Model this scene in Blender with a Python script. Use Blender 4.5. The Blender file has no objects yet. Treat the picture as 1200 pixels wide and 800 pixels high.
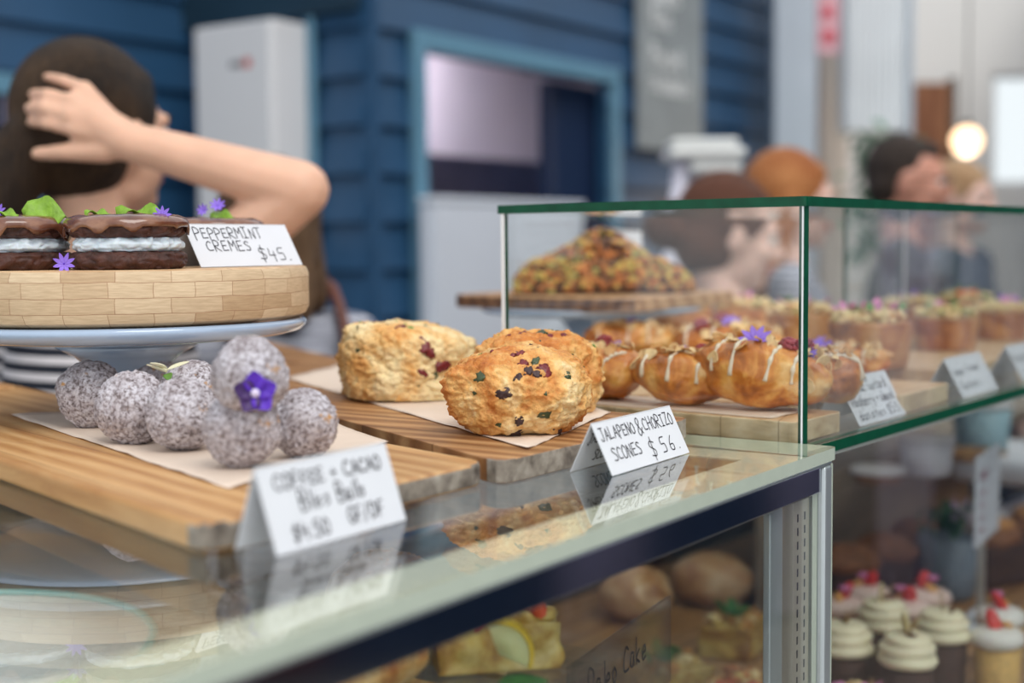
import bpy, bmesh, math, random
from mathutils import Vector, Matrix, noise, Quaternion
C = bpy.context.scene.collection
V = Vector
PI = math.pi
# ------------------------------------------------------------------ camera
F, PITCH, ROLL, HC = 1608.0, 0.071277, 0.0088972, 1.40
cp, sp, cr, sr = math.cos(PITCH), math.sin(PITCH), math.cos(ROLL), math.sin(ROLL)
RW = Matrix(((cr, 0, -sr), (0, 1, 0), (sr, 0, cr))) @ Matrix(((1, 0, 0), (0, cp, -sp), (0, sp, cp)))
RT = RW.transposed()
cam = bpy.data.cameras.new('camera'); cam.lens = F * 36 / 1200; cam.sensor_width = 36; cam.clip_start = .05
co = bpy.data.objects.new('camera', cam); C.objects.link(co)
right, fwd, up = RT @ V((1, 0, 0)), RT @ V((0, 1, 0)), RT @ V((0, 0, 1))
m = Matrix((right, up, -fwd)).transposed().to_4x4(); m.translation = (0, 0, HC)
co.matrix_world = m
cam.dof.use_dof = True; cam.dof.focus_distance = 1.05; cam.dof.aperture_fstop = 3.1
bpy.context.scene.camera = co
def at(px, py, z=None, d=None):
    """the point seen at a pixel of the 1200x800 frame, on height z or at distance d (along +Y)"""
    r = RT @ V(((px - 600) / F, 1, -(py - 400) / F))
    t = (z - HC) / r.z if z is not None else d / r.y
    return V((0, 0, HC)) + r * t
A1, A2 = 0.599612, 0.652718
R1 = V((math.sin(A1), math.cos(A1), 0)); L1 = V((-math.cos(A1), math.sin(A1), 0))
R2 = V((math.sin(A2), math.cos(A2), 0)); L2 = V((-math.cos(A2), math.sin(A2), 0))
TOP, SLAB = 1.24, 1.235
CC = at(982, 523, TOP)          # front corner of the near cabinet's glass top
BB = at(941, 526, SLAB)         # front corner of the glass case
def f1(u, v, z=0): p = CC + R1 * u + L1 * v; return V((p.x, p.y, z))
def f2(u, v, z=0): p = BB + R2 * u + L2 * v; return V((p.x, p.y, z))
YAW1 = math.atan2(R1.y, R1.x); YAW2 = math.atan2(R2.y, R2.x)
# ------------------------------------------------------------------ materials
def lin(c): return c / 12.92 if c <= .04045 else ((c + .055) / 1.055) ** 2.4
def S(r, g, b): return (lin(r / 255), lin(g / 255), lin(b / 255), 1)
class NT:
    def __init__(s, name):
        s.m = bpy.data.materials.new(name); s.m.use_nodes = True; s.t = s.m.node_tree
        s.b = s.t.nodes['Principled BSDF']; s.out = s.t.nodes['Material Output']
    def n(s, typ, **k):
        x = s.t.nodes.new(typ)
        for a, v in k.items():
            if hasattr(x, a): setattr(x, a, v)
        return x
    def l(s, a, b): s.t.links.new(a, b)
    def coord(s, scale=(1, 1, 1), kind='Object', rot=(0, 0, 0)):
        t = s.n('ShaderNodeTexCoord'); mp = s.n('ShaderNodeMapping')
        mp.inputs['Scale'].default_value = scale; mp.inputs['Rotation'].default_value = rot
        s.l(t.outputs[kind], mp.inputs[0]); return mp.outputs[0]
    def noise(s, vec, scale, detail=4, rough=.55, dist=0):
        x = s.n('ShaderNodeTexNoise'); x.inputs['Scale'].default_value = scale; x.inputs['Detail'].default_value = detail
        x.inputs['Roughness'].default_value = rough; x.inputs['Distortion'].default_value = dist
        if vec: s.l(vec, x.inputs['Vector'])
        return x.outputs['Fac']
    def ramp(s, fac, stops, interp='LINEAR'):
        x = s.n('ShaderNodeValToRGB'); x.color_ramp.interpolation = interp
        e = x.color_ramp.elements
        while len(e) < len(stops): e.new(.5)
        for i, (p, c) in enumerate(stops): e[i].position = p; e[i].color = c
        s.l(fac, x.inputs[0]); return x.outputs[0]
    def mix(s, f, a, b, mode='MIX'):
        x = s.n('ShaderNodeMixRGB'); x.blend_type = mode
        for i, v in enumerate((f, a, b)):
            if hasattr(v, 'is_output'): s.l(v, x.inputs[i])
            else: x.inputs[i].default_value = v
        return x.outputs[0]
    def bump(s, h, strength=.3, dist=.002):
        x = s.n('ShaderNodeBump'); x.inputs['Strength'].default_value = strength; x.inputs['Distance'].default_value = dist
        s.l(h, x.inputs['Height']); s.l(x.outputs[0], s.b.inputs['Normal']); return x
    def set(s, **k):
        names = dict(col='Base Color', rough='Roughness', metal='Metallic', spec='Specular IOR Level', sss='Subsurface Weight', coat='Coat Weight', coatr='Coat Roughness', em='Emission Color', es='Emission Strength', sheen='Sheen Weight', alpha='Alpha', trans='Transmission Weight')
        for a, v in k.items():
            i = s.b.inputs[names[a]]
            if hasattr(v, 'is_output'): s.l(v, i)
            else: i.default_value = v
        return s
MAT = {}
def plain(name, col, rough=.6, nz=0, nscale=20, bump=0, **k):
    if name in MAT: return MAT[name]
    t = NT(name); t.set(rough=rough, **k)
    v = t.coord(); f = t.noise(v, nscale)
    d = tuple(max(0, c * (1 - nz)) for c in col[:3]) + (1,); u = tuple(min(1, c * (1 + nz)) for c in col[:3]) + (1,)
    t.set(col=t.ramp(f, [(.3, d), (.7, u)]))
    if bump: t.bump(f, bump, .004)
    MAT[name] = t.m; return t.m
def emis(name, col, st):
    t = NT(name); t.set(col=(0, 0, 0, 1), em=col, es=st); return t.m
def mat_glass(name, tint=(.975, .99, .985, 1)):
    t = NT(name); t.t.nodes.remove(t.b)
    g = t.n('ShaderNodeNewGeometry'); fr = t.n('ShaderNodeFresnel'); mx = t.n('ShaderNodeMix')
    mx.inputs[2].default_value = 1.5; mx.inputs[3].default_value = 1 / 1.5
    t.l(g.outputs['Backfacing'], mx.inputs[0]); t.l(mx.outputs[0], fr.inputs['IOR'])
    a = t.n('ShaderNodeBsdfTransparent'); a.inputs[0].default_value = tint
    b = t.n('ShaderNodeBsdfGlossy'); b.inputs['Roughness'].default_value = 0.0; b.inputs['Color'].default_value = (1, 1, 1, 1)
    ms = t.n('ShaderNodeMixShader'); t.l(fr.outputs[0], ms.inputs[0]); t.l(a.outputs[0], ms.inputs[1]); t.l(b.outputs[0], ms.inputs[2])
    t.l(ms.outputs[0], t.out.inputs[0]); return t.m
GLASS = mat_glass('clear_glass')
def smudged():
    m_ = mat_glass('smudged_glass'); t = m_.node_tree; out = t.nodes['Material Output']; src = out.inputs[0].links[0].from_socket
    d = t.nodes.new('ShaderNodeBsdfDiffuse'); d.inputs[0].default_value = (.85, .88, .88, 1); mx = t.nodes.new('ShaderNodeMixShader')
    tc = t.nodes.new('ShaderNodeTexCoord'); mp = t.nodes.new('ShaderNodeMapping'); mp.inputs['Scale'].default_value = (1, 1, .35); nn = t.nodes.new('ShaderNodeTexNoise'); nn.inputs['Scale'].default_value = 22; nn.inputs['Detail'].default_value = 6
    mr = t.nodes.new('ShaderNodeMapRange'); mr.inputs['From Min'].default_value = .35; mr.inputs['From Max'].default_value = .75; mr.inputs['To Min'].default_value = .01; mr.inputs['To Max'].default_value = .07
    t.links.new(tc.outputs['Object'], mp.inputs[0]); t.links.new(mp.outputs[0], nn.inputs['Vector']); t.links.new(nn.outputs['Fac'], mr.inputs['Value']); t.links.new(mr.outputs[0], mx.inputs[0])
    t.links.new(src, mx.inputs[1]); t.links.new(d.outputs[0], mx.inputs[2]); t.links.new(mx.outputs[0], out.inputs[0]); return m_
GLASSD = smudged()
GLASSG = mat_glass('counter_glass', (.965, .985, .97, 1))
EDGE = plain('green_glass_edge', S(6, 74, 50), .3, .2, 60, spec=.25)
EDGE2 = plain('pale_glass_edge', S(190, 200, 184), .15, .04, 60, spec=.6, coat=.4, coatr=.05)
CREAM = plain('cream_enamel', S(226, 222, 200), .35, .03, 8)
STEEL = plain('brushed_steel', S(176, 178, 186), .10, .06, 30, metal=1)
ALU = plain('anodised_aluminium', S(196, 203, 205), .35, .04, 30, metal=.7)
DARKMETAL = plain('dark_metal', S(36, 40, 45), .4, .1, 30, metal=.6)
def wood(name, cols, scale=(4, 26, 26), rough=.45, contrast=1, ring=9):
    if name in MAT: return MAT[name]
    t = NT(name); v = t.coord(scale)
    f = t.noise(v, 3.2, 8, .6, .6)
    w = t.n('ShaderNodeTexWave'); w.bands_direction = 'Y'; w.inputs['Scale'].default_value = .55; w.inputs['Distortion'].default_value = ring; w.inputs['Detail'].default_value = 3; w.inputs['Detail Scale'].default_value = .8
    t.l(v, w.inputs['Vector'])
    c = t.ramp(w.outputs['Fac'], [(0, cols[0]), (.5, cols[1]), (1, cols[2])])
    c2 = t.ramp(f, [(.3, cols[0]), (.55, cols[1]), (.75, cols[2])])
    c = t.mix(.5, c, c2)
    # boards are glued from staves
    st = t.n('ShaderNodeTexBrick'); st.offset = .5; st.inputs['Scale'].default_value = 1; st.inputs['Brick Width'].default_value = 3; st.inputs['Row Height'].default_value = .052
    st.inputs['Mortar Size'].default_value = .0006; st.inputs['Color1'].default_value = (.78, .78, .78, 1); st.inputs['Color2'].default_value = (1.0, 1.0, 1.0, 1); st.inputs['Mortar'].default_value = (.5, .42, .36, 1)
    t.l(t.coord(), st.inputs['Vector'])
    c = t.mix(.8, c, st.outputs[0], 'MULTIPLY')
    t.set(col=c, rough=rough); t.bump(f, .12, .001)
    MAT[name] = t.m; return t.m
OAK = wood('honey_oak', [S(172, 118, 66), S(205, 155, 98), S(226, 184, 130)])
ACACIA = wood('acacia', [S(118, 76, 44), S(168, 118, 72), S(214, 168, 118)])
PALEWOOD = wood('pale_beech', [S(196, 150, 104), S(222, 182, 138), S(236, 204, 164)])
WALNUT = wood('walnut', [S(70, 46, 36), S(110, 76, 54), S(150, 108, 74)])
WALTOP = wood('warm_oak_top', [S(150, 104, 66), S(196, 150, 104), S(222, 184, 140)])
def endgrain():
    t = NT('grey_end_grain'); v = t.coord(); f = t.noise(v, 60, 6, .6, .4)
    t.set(col=t.ramp(f, [(.3, S(78, 68, 60)), (.5, S(140, 130, 118)), (.7, S(176, 168, 156))]), rough=.7); t.bump(f, .3); return t.m
ENDG = endgrain()
PALE_END = wood('pale_end_grain', [S(184, 156, 118), S(216, 190, 150), S(230, 210, 176)], (20, 20, 60))
def brickwood():
    t = NT('end_grain_blocks'); uv = t.coord(kind='UV')
    b = t.n('ShaderNodeTexBrick'); b.offset = .43; b.offset_frequency = 2; b.squash = .8
    b.inputs['Scale'].default_value = 1; b.inputs['Brick Width'].default_value = .041; b.inputs['Row Height'].default_value = .0118; b.inputs['Mortar Size'].default_value = .00028
    b.inputs['Mortar Smooth'].default_value = .3
    b.inputs['Color1'].default_value = S(226, 202, 168); b.inputs['Color2'].default_value = S(198, 168, 132); b.inputs['Mortar'].default_value = S(170, 128, 96)
    nn = t.n('ShaderNodeTexNoise'); nn.inputs['Scale'].default_value = 30; t.l(uv, nn.inputs['Vector'])
    vm = t.n('ShaderNodeVectorMath', operation='MULTIPLY_ADD'); vm.inputs[1].default_value = (.008, .0030, 0); t.l(nn.outputs['Color'], vm.inputs[0]); t.l(uv, vm.inputs[2]); t.l(vm.outputs[0], b.inputs['Vector'])
    n = t.noise(t.coord((40, 40, 400)), 2, 6); c = t.ramp(n, [(.3, (.78, .74, .70, 1)), (.7, (1, 1, 1, 1))])
    t.set(col=t.mix(1, b.outputs[0], c, 'MULTIPLY'), rough=.6); t.bump(n, .15, .001); return t.m
BLOCKS = brickwood()
GLAZE_BLUE = plain('pale_blue_glaze', S(168, 188, 214), .12, .03, 20, coat=.8, coatr=.04)
CARD = plain('white_card', S(222, 224, 230), .6, .015, 30)
INK = plain('black_ink', S(38, 34, 44), .5)
PAPER = plain('greaseproof_paper', S(226, 206, 188), .55, .05, 25, bump=.1)
# ------------------------------------------------------------------ objects
def tag(o, label=None, cat=None, group=None, kind=None):
    for k, v in (('label', label), ('category', cat), ('group', group), ('kind', kind)):
        if v: o[k] = v
    return o
def thing(name, label, cat, loc=(0, 0, 0), rz=0, group=None):
    o = bpy.data.objects.new(name, None); C.objects.link(o); o.empty_display_size = .02
    o.location = loc; o.rotation_euler = (0, 0, rz); return tag(o, label, cat, group)
def mk(name, bm, mats, parent=None, smooth=True, loc=None, rot=None, sc=None):
    me = bpy.data.meshes.new(name); bmesh.ops.recalc_face_normals(bm, faces=bm.faces); bm.to_mesh(me); bm.free()
    for x in (mats if isinstance(mats, (list, tuple)) else [mats]): me.materials.append(x)
    if smooth:
        for p in me.polygons: p.use_smooth = True
    o = bpy.data.objects.new(name, me); C.objects.link(o); o.parent = parent
    if loc is not None: o.location = loc
    if rot is not None: o.rotation_euler = rot
    if sc is not None: o.scale = sc
    return o
def sharp(o, ang=35):
    me = o.data
    me.set_sharp_from_angle(angle=math.radians(ang)); return o
def bev(o, w=.002, seg=2, ang=30):
    b = o.modifiers.new('bevel', 'BEVEL'); b.width = w; b.segments = seg; b.limit_method = 'ANGLE'; b.angle_limit = math.radians(ang)
    b.harden_normals = False; return o
def copy_tree(o, parent=None):
    c = o.copy(); C.objects.link(c)
    if parent: c.parent = parent
    for ch in [x for x in bpy.data.objects if x.parent == o]: copy_tree(ch, c)
    return c
def box(bm, lo, hi, mi=0, M=None):
    x0, y0, z0 = lo; x1, y1, z1 = hi
    vs = [bm.verts.new((M @ V(p)) if M else p) for p in ((x0, y0, z0), (x1, y0, z0), (x1, y1, z0), (x0, y1, z0), (x0, y0, z1), (x1, y0, z1), (x1, y1, z1), (x0, y1, z1))]
    for f in ((0, 3, 2, 1), (4, 5, 6, 7), (0, 1, 5, 4), (1, 2, 6, 5), (2, 3, 7, 6), (3, 0, 4, 7)):
        bm.faces.new([vs[i] for i in f]).material_index = mi
    return bm
def BM(): return bmesh.new()
def boxo(name, lo, hi, mat, parent=None, bw=0, smooth=False):
    o = mk(name, box(BM(), lo, hi), mat, parent, smooth)
    if bw: bev(o, bw)
    return o
def lathe(prof, seg=48, bm=None, M=None, mi=None, sx=1, sy=1, wob=None, ring=False):
    if ring: prof = list(prof) + [prof[0]]
    bm = bm or BM(); rings = []
    for i, (r, z) in enumerate(prof):
        if r < 1e-6: rings.append([bm.verts.new((M @ V((0, 0, z))) if M else (0, 0, z))]); continue
        rg_ = []
        for k in range(seg):
            a = 2 * PI * k / seg; rr = r * (wob(a, i) if wob else 1)
            p = V((rr * math.cos(a) * sx, rr * math.sin(a) * sy, z)); rg_.append(bm.verts.new((M @ p) if M else p))
        rings.append(rg_)
    for i in range(len(rings) - 1):
        a, b = rings[i], rings[i + 1]
        for k in range(seg):
            q = [a[k % len(a)], a[(k + 1) % len(a)], b[(k + 1) % len(b)], b[k % len(b)]]
            q = list(dict.fromkeys(q))
            if len(q) > 2:
                f = bm.faces.new(q)
                if mi: f.material_index = mi[i]
    if ring:
        bmesh.ops.remove_doubles(bm, verts=bm.verts, dist=1e-6); return bm
    for rg_, fl in ((rings[0], 1), (rings[-1], 0)):
        if len(rg_) > 2:
            f = bm.faces.new(rg_[::-1] if fl else rg_)
            if mi: f.material_index = mi[0 if fl else -1]
    return bm
def tube(bm, pts, rad, seg=10, cap=True, mi=0):
    pts = [V(p) for p in pts]; n = len(pts); rad = rad if isinstance(rad, (list, tuple)) else [rad] * n
    prev = None; rings = []
    for i, p in enumerate(pts):
        t = (pts[min(i + 1, n - 1)] - pts[max(i - 1, 0)]).normalized()
        if prev is None: a = t.orthogonal().normalized()
        else: a = (prev - t * prev.dot(t)).normalized()
        prev = a; b = t.cross(a)
        rings.append([bm.verts.new(p + (a * math.cos(2 * PI * k / seg) + b * math.sin(2 * PI * k / seg)) * rad[i]) for k in range(seg)])
    for i in range(n - 1):
        for k in range(seg):
            bm.faces.new((rings[i][k], rings[i][(k + 1) % seg], rings[i + 1][(k + 1) % seg], rings[i + 1][k])).material_index = mi
    if cap:
        bm.faces.new(rings[0][::-1]).material_index = mi; bm.faces.new(rings[-1]).material_index = mi
    return bm
def smoothpath(pts, k=6):
    pts = [V(p) for p in pts]; out = []
    for i in range(len(pts) - 1):
        p0, p1, p2, p3 = pts[max(i - 1, 0)], pts[i], pts[i + 1], pts[min(i + 2, len(pts) - 1)]
        for j in range(k):
            t = j / k
            out.append(.5 * ((2 * p1) + (p2 - p0) * t + (2 * p0 - 5 * p1 + 4 * p2 - p3) * t * t + (3 * p1 - p0 - 3 * p2 + p3) * t ** 3))
    return out + [pts[-1]]
def blob(rx, ry, rz, sub=3, fn=None, bm=None, M=None, mi=0):
    """ellipsoid; fn(unit dir) -> radius factor"""
    t = BM(); bmesh.ops.create_icosphere(t, subdivisions=sub, radius=1)
    for v in t.verts:
        d = v.co.normalized(); k = fn(d) if fn else 1
        v.co = V((d.x * rx, d.y * ry, d.z * rz)) * k
        if M: v.co = M @ v.co
    if bm is None: return t
    idx = {}
    for v in t.verts: idx[v] = bm.verts.new(v.co)
    for f in t.faces: bm.faces.new([idx[v] for v in f.verts]).material_index = mi
    t.free(); return bm
def poly(bm, pts, z0, z1, holes=(), mi_side=None, mi=0):
    """flat polygon (with holes) extruded from z0 to z1; mi_side(i) gives the material of side i"""
    loops = [list(pts)] + [list(h) for h in holes]
    for z, flip in ((z0, True), (z1, False)):
        es = []
        for lp in loops:
            vs = [bm.verts.new((p[0], p[1], z)) for p in lp]
            es += [bm.edges.new((vs[i], vs[(i + 1) % len(vs)])) for i in range(len(vs))]
        r = bmesh.ops.triangle_fill(bm, use_beauty=True, use_dissolve=True, edges=es)
        for f in r['geom']:
            if isinstance(f, bmesh.types.BMFace): f.material_index = mi
    for li, lp in enumerate(loops):
        for i in range(len(lp)):
            a, b = lp[i], lp[(i + 1) % len(lp)]
            q = [bm.verts.new((a[0], a[1], z0)), bm.verts.new((b[0], b[1], z0)), bm.verts.new((b[0], b[1], z1)), bm.verts.new((a[0], a[1], z1))]
            f = bm.faces.new(q); f.material_index = mi_side(i) if (mi_side and li == 0) else mi
    bmesh.ops.remove_doubles(bm, verts=bm.verts, dist=1e-6)
    return bm
def rnd_poly(pts, r=.01, k=4):
    """round the corners of a polygon"""
    out = []; n = len(pts)
    for i in range(n):
        p, a, b = V(pts[i]), V(pts[i - 1]), V(pts[(i + 1) % n])
        ra = min(r, (a - p).length * .45, (b - p).length * .45)
        s, e = p + (a - p).normalized() * ra, p + (b - p).normalized() * ra
        for j in range(k + 1):
            t = j / k; out.append((1 - t) ** 2 * s + 2 * t * (1 - t) * p + t * t * e)
    return out
def nz(p, s, o=4): return noise.fractal(V(p) * s, 1.0, 2.0, o)
# ------------------------------------------------------------------ handwriting (own strokes, unit box .6 x 1)
G = {
 'A': [[(0,0),(.28,1),(.55,0)],[(.1,.38),(.48,.38)]], 'B': [[(.05,0),(.05,1),(.4,.92),(.42,.62),(.05,.52),(.5,.4),(.48,.06),(.05,0)]],
 'C': [[(.52,.85),(.25,1),(.02,.6),(.1,.1),(.52,.08)]], 'D': [[(.05,0),(.05,1),(.45,.8),(.5,.3),(.05,0)]],
 'E': [[(.5,.98),(.08,.95),(.05,.03),(.52,.05)],[(.06,.5),(.42,.52)]], 'F': [[(.5,1),(.06,.97),(.06,0)],[(.06,.5),(.4,.52)]],
 'G': [[(.52,.85),(.25,1),(.02,.5),(.2,0),(.52,.15),(.5,.45),(.3,.45)]], 'H': [[(.05,1),(.05,0)],[(.05,.5),(.5,.52)],[(.5,1),(.5,0)]],
 'I': [[(.05,1),(.45,1)],[(.25,1),(.25,0)],[(.05,0),(.45,0)]], 'J': [[(.05,1),(.55,1)],[(.35,1),(.35,.1),(.15,-.05),(.02,.15)]],
 'L': [[(.08,1),(.05,.02),(.5,.05)]], 'M': [[(.02,0),(.06,1),(.3,.45),(.52,1),(.58,0)]], 'N': [[(.04,0),(.06,1),(.48,.02),(.52,1)]],
 'O': [[(.28,1),(.03,.6),(.12,.05),(.45,.1),(.53,.7),(.28,1)]], 'P': [[(.06,-.15),(.06,1),(.42,.95),(.48,.6),(.06,.45)]],
 'R': [[(.06,0),(.06,1),(.44,.92),(.42,.56),(.06,.48),(.52,0)]], 'S': [[(.48,.88),(.25,1),(.05,.78),(.45,.4),(.4,.05),(.03,.08)]],
 'T': [[(0,1),(.55,1)],[(.28,1),(.28,0)]], 'Z': [[(.05,1),(.5,1),(.05,0),(.52,.02)]], 'K': [[(.05,1),(.05,0)],[(.5,1),(.06,.45),(.5,0)]], 'U': [[(.05,1),(.08,.1),(.4,.05),(.5,1)]],
 'a': [[(.42,.5),(.15,.55),(.05,.15),(.3,.02),(.42,.4),(.45,0)]], 'b': [[(.06,1),(.06,0),(.4,.08),(.4,.45),(.06,.5)]], 'c': [[(.4,.48),(.15,.5),(.06,.15),(.4,.05)]],
 'd': [[(.42,.45),(.1,.5),(.06,.08),(.4,.1),(.44,1),(.46,0)]], 'e': [[(.06,.28),(.4,.32),(.3,.55),(.06,.35),(.12,.02),(.42,.08)]], 'i': [[(.2,.5),(.22,0)],[(.2,.72),(.22,.76)]],
 'l': [[(.2,1),(.22,0)]], 'm': [[(.02,0),(.04,.5),(.2,.5),(.24,0)],[(.24,.4),(.42,.52),(.46,0)]], 'n': [[(.05,0),(.05,.5)],[(.05,.4),(.32,.54),(.42,0)]],
 'o': [[(.25,.52),(.05,.3),(.2,.0),(.42,.25),(.25,.52)]], 'p': [[(.06,-.4),(.06,.5),(.38,.48),(.38,.08),(.06,.08)]], 'r': [[(.06,0),(.06,.5)],[(.06,.35),(.36,.52)]],
 's': [[(.38,.5),(.12,.45),(.35,.2),(.08,.03)]], 't': [[(.2,.85),(.2,.05),(.38,.05)],[(.04,.55),(.38,.55)]], 'u': [[(.05,.5),(.1,.05),(.36,.1),(.4,.5),(.44,0)]],
 'y': [[(.05,.5),(.22,.08)],[(.42,.5),(.1,-.38)]], 'h': [[(.06,1),(.06,0)],[(.06,.35),(.34,.52),(.4,0)]], 'g': [[(.4,.48),(.1,.45),(.1,.08),(.38,.12),(.4,.5),(.36,-.35),(.08,-.3)]], 'w': [[(.03,.5),(.14,.02),(.26,.4),(.38,.02),(.5,.5)]], 'k':[[(.06,1),(.06,0)],[(.36,.5),(.06,.22),(.38,0)]],'f':[[(.4,.95),(.2,.9),(.2,0)],[(.05,.5),(.38,.5)]],
 '$': [[(.5,.8),(.2,.9),(.08,.65),(.45,.38),(.36,.1),(.03,.15)],[(.3,1.12),(.24,-.15)]], '4': [[(.1,1),(.04,.45),(.5,.45)],[(.4,.75),(.38,-.05)]], '5': [[(.5,1),(.12,.97),(.08,.58),(.42,.55),(.44,.08),(.04,.04)]],
 '6': [[(.42,1),(.1,.55),(.08,.1),(.42,.06),(.42,.42),(.1,.42)]], '0': [[(.28,1),(.05,.6),(.12,.05),(.45,.1),(.5,.7),(.28,1)]], '.': [[(.1,.02),(.16,.06)]], '+': [[(.05,.4),(.45,.4)],[(.25,.62),(.25,.18)]],
 '&': [[(.5,.1),(.12,.75),(.28,1),(.4,.78),(.04,.25),(.2,0),(.52,.42)]], '/': [[(.05,-.1),(.4,1)]], '3': [[(.06,.95),(.42,.9),(.2,.55),(.45,.3),(.3,0),(.04,.08)]],'7':[[(.04,1),(.48,1),(.2,0)]],'8':[[(.42,.85),(.1,.85),(.42,.25),(.1,.1),(.12,.35),(.42,.85)]],
}
def write(bm, text, x, y, h, M, wid=.0009, adv=.66, jit=.04, seed=1, fit=None):
    if fit: adv = fit / (h * sum(.7 if c == ' ' else .45 if c in 'il.' else 1 for c in text))
    rg = random.Random(seed); cx = x; hx = h * min(1.25, adv / .66)
    for ch in text:
        if ch == ' ': cx += h * adv * .7; continue
        jy = rg.uniform(-jit, jit) * h; sc = 1 + rg.uniform(-.08, .08)
        for st in G[ch]:
            p2 = [V((cx + px * hx * sc + rg.uniform(-.012, .012) * h, y + jy + py * h * sc, 0)) for px, py in st]
            p2 = smoothpath(p2, 4) if len(p2) > 2 and ch not in 'AEFHILMNTZK4' else p2
            for i in range(len(p2) - 1):
                a, b = p2[i], p2[i + 1]; d = b - a
                if d.length < 1e-7: continue
                d.normalize(); s = V((-d.y, d.x, 0)) * wid * .5; e = d * wid * .35
                vs = [bm.verts.new(M @ q) for q in (a - e - s, b + e - s, b + e + s, a - e + s)]
                bm.faces.new(vs)
        cx += h * adv * sc * (.45 if ch in 'il.' else 1)
    return bm
def tent_card(p0, p1, height, spread, label, lines, group='handwritten tent cards', back=None, mid=0, wid=.0009, seed=1, lean=0):
    """folded card: p0->p1 is the foot of the front panel, ridge above and behind"""
    p0, p1 = V(p0), V(p1); w = (p1 - p0).length; d = (p1 - p0).normalized()
    o = thing('tent_card', label, 'card', p0, math.atan2(d.y, d.x), group)
    t = .0004; bm = BM(); ry = spread * (.5 - lean)
    for (ya, yb) in ((0, ry), (spread, ry)):
        s = 1 if ya == 0 else -1
        q = [(0, ya, 0), (w, ya, 0), (w, yb, height), (0, yb, height)]
        vs = [bm.verts.new(a) for a in q] + [bm.verts.new((a[0], a[1] + s * t * 1.5, a[2])) for a in q]
        for f in ((0, 1, 2, 3), (7, 6, 5, 4), (0, 4, 5, 1), (1, 5, 6, 2), (2, 6, 7, 3), (3, 7, 4, 0)): bm.faces.new([vs[i] for i in f])
    mk('folded_card', bm, CARD, o, False)
    sl = math.atan2(height, ry)
    Mx = Matrix.Translation((0, -.0003, 0)) @ Matrix.Rotation(sl, 4, 'X')
    H = math.hypot(height, ry); bm = BM()
    for k, (txt, x, y, h, *ft) in enumerate(lines): write(bm, txt, x * w, y * H, h * H, Mx, wid, seed=seed * 7 + k, fit=ft[0] * w if ft else None)
    mk('lettering', bm, INK, o, False)
    if back:
        sl2 = math.atan2(height, -(spread - ry)); bm = BM()
        Mb = Matrix.Translation((0, spread - .0012, 0)) @ Matrix.Rotation(sl2, 4, 'X')
        for k, (txt, x, y, h) in enumerate(back): write(bm, txt, x * w, y * H, h * H, Mb, wid, seed=seed * 9 + k)
        mk('lettering', bm, INK, o, False)
    return o
# ------------------------------------------------------------------ near cabinet
def slab_glass(name, parent, u0, u1, v0, v1, z0, z1, face, edge, r=.006, k=4):
    pts = rnd_poly([V((u0, v0)), V((u1, v0)), V((u1, v1)), V((u0, v1))], r, k)
    bm = poly(BM(), pts, z0, z1, mi_side=lambda i: 1, mi=0)
    return mk(name, bm, [face, edge], parent, False)
def vpane(name, parent, u0, u1, v0, v1, z0, z1, face, edge):
    bm = box(BM(), (u0, v0, z0), (u1, v1, z1)); ax = 1 if (v1 - v0) < (u1 - u0) else 0
    bmesh.ops.recalc_face_normals(bm, faces=bm.faces)
    for f in bm.faces: f.material_index = 0 if abs(f.normal[ax]) > .5 else 1
    return mk(name, bm, [face, edge], parent, False)
cab = thing('display_cabinet', 'glass-topped pastry display cabinet with pale glass edge, steel rail and silver corner post', 'cabinet', (CC.x, CC.y, 0), YAW1)
gt = slab_glass('glass_top', cab, -1.7, 0, 0, .72, 1.2305, 1.240, GLASSG, EDGE2, .008, 5)
bm = BM(); box(bm, (-1.7, .004, 1.2293), (-.003, .062, 1.2302)); box(bm, (-.042, .062, 1.2293), (-.003, .716, 1.2302))
tag(mk('enamel_band', bm, CREAM, gt, False), 'cream enamel border under the glass edge')
boxo('trim_strip', (-1.7, .003, 1.2268), (-.004, .022, 1.2291), ALU, cab, .0006)
bm = box(BM(), (-1.7, .005, 1.2068), (-.0215, .021, 1.2266))
tag(bev(mk('steel_rail', bm, STEEL, cab, False), .001), 'polished steel rail below the glass top')
bev(boxo('corner_post', (-.0205, .002, .12), (-.0052, .019, 1.2266), ALU, cab), .003, 3)
boxo('bottom_rail', (-1.7, .003, .12), (-.0215, .022, .20), STEEL, cab, .002)
vpane('end_pane', cab, -.005, 0, .004, .71, .12, 1.2266, GLASS, EDGE2)
vpane('front_pane', cab, -1.7, -.0215, .008, .012, .20, 1.2068, GLASS, EDGE2)
def upright(u, v, parent, w=.021):
    bm = box(BM(), (u, v, .2), (u + w, v + .012, 1.2025))
    z = .62
    while z < 1.195:
        for du in (.28, .72):
            x = u + w * du; box(bm, (x - .0009, v - .0004, z), (x + .0009, v + .0001, z + .006), 1)
        z += .0105
    return mk('slotted_upright', bm, [SLOTM, INK], parent, False)
SLOTM = plain('satin_steel', S(196, 186, 172), .35, .05, 40, metal=.55)
upright(-.0555, .0135, cab, .031); upright(-.54, .66, cab, .03); upright(-.45, .66, cab, .03)
upright(-1.2, .0135, cab)
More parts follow.
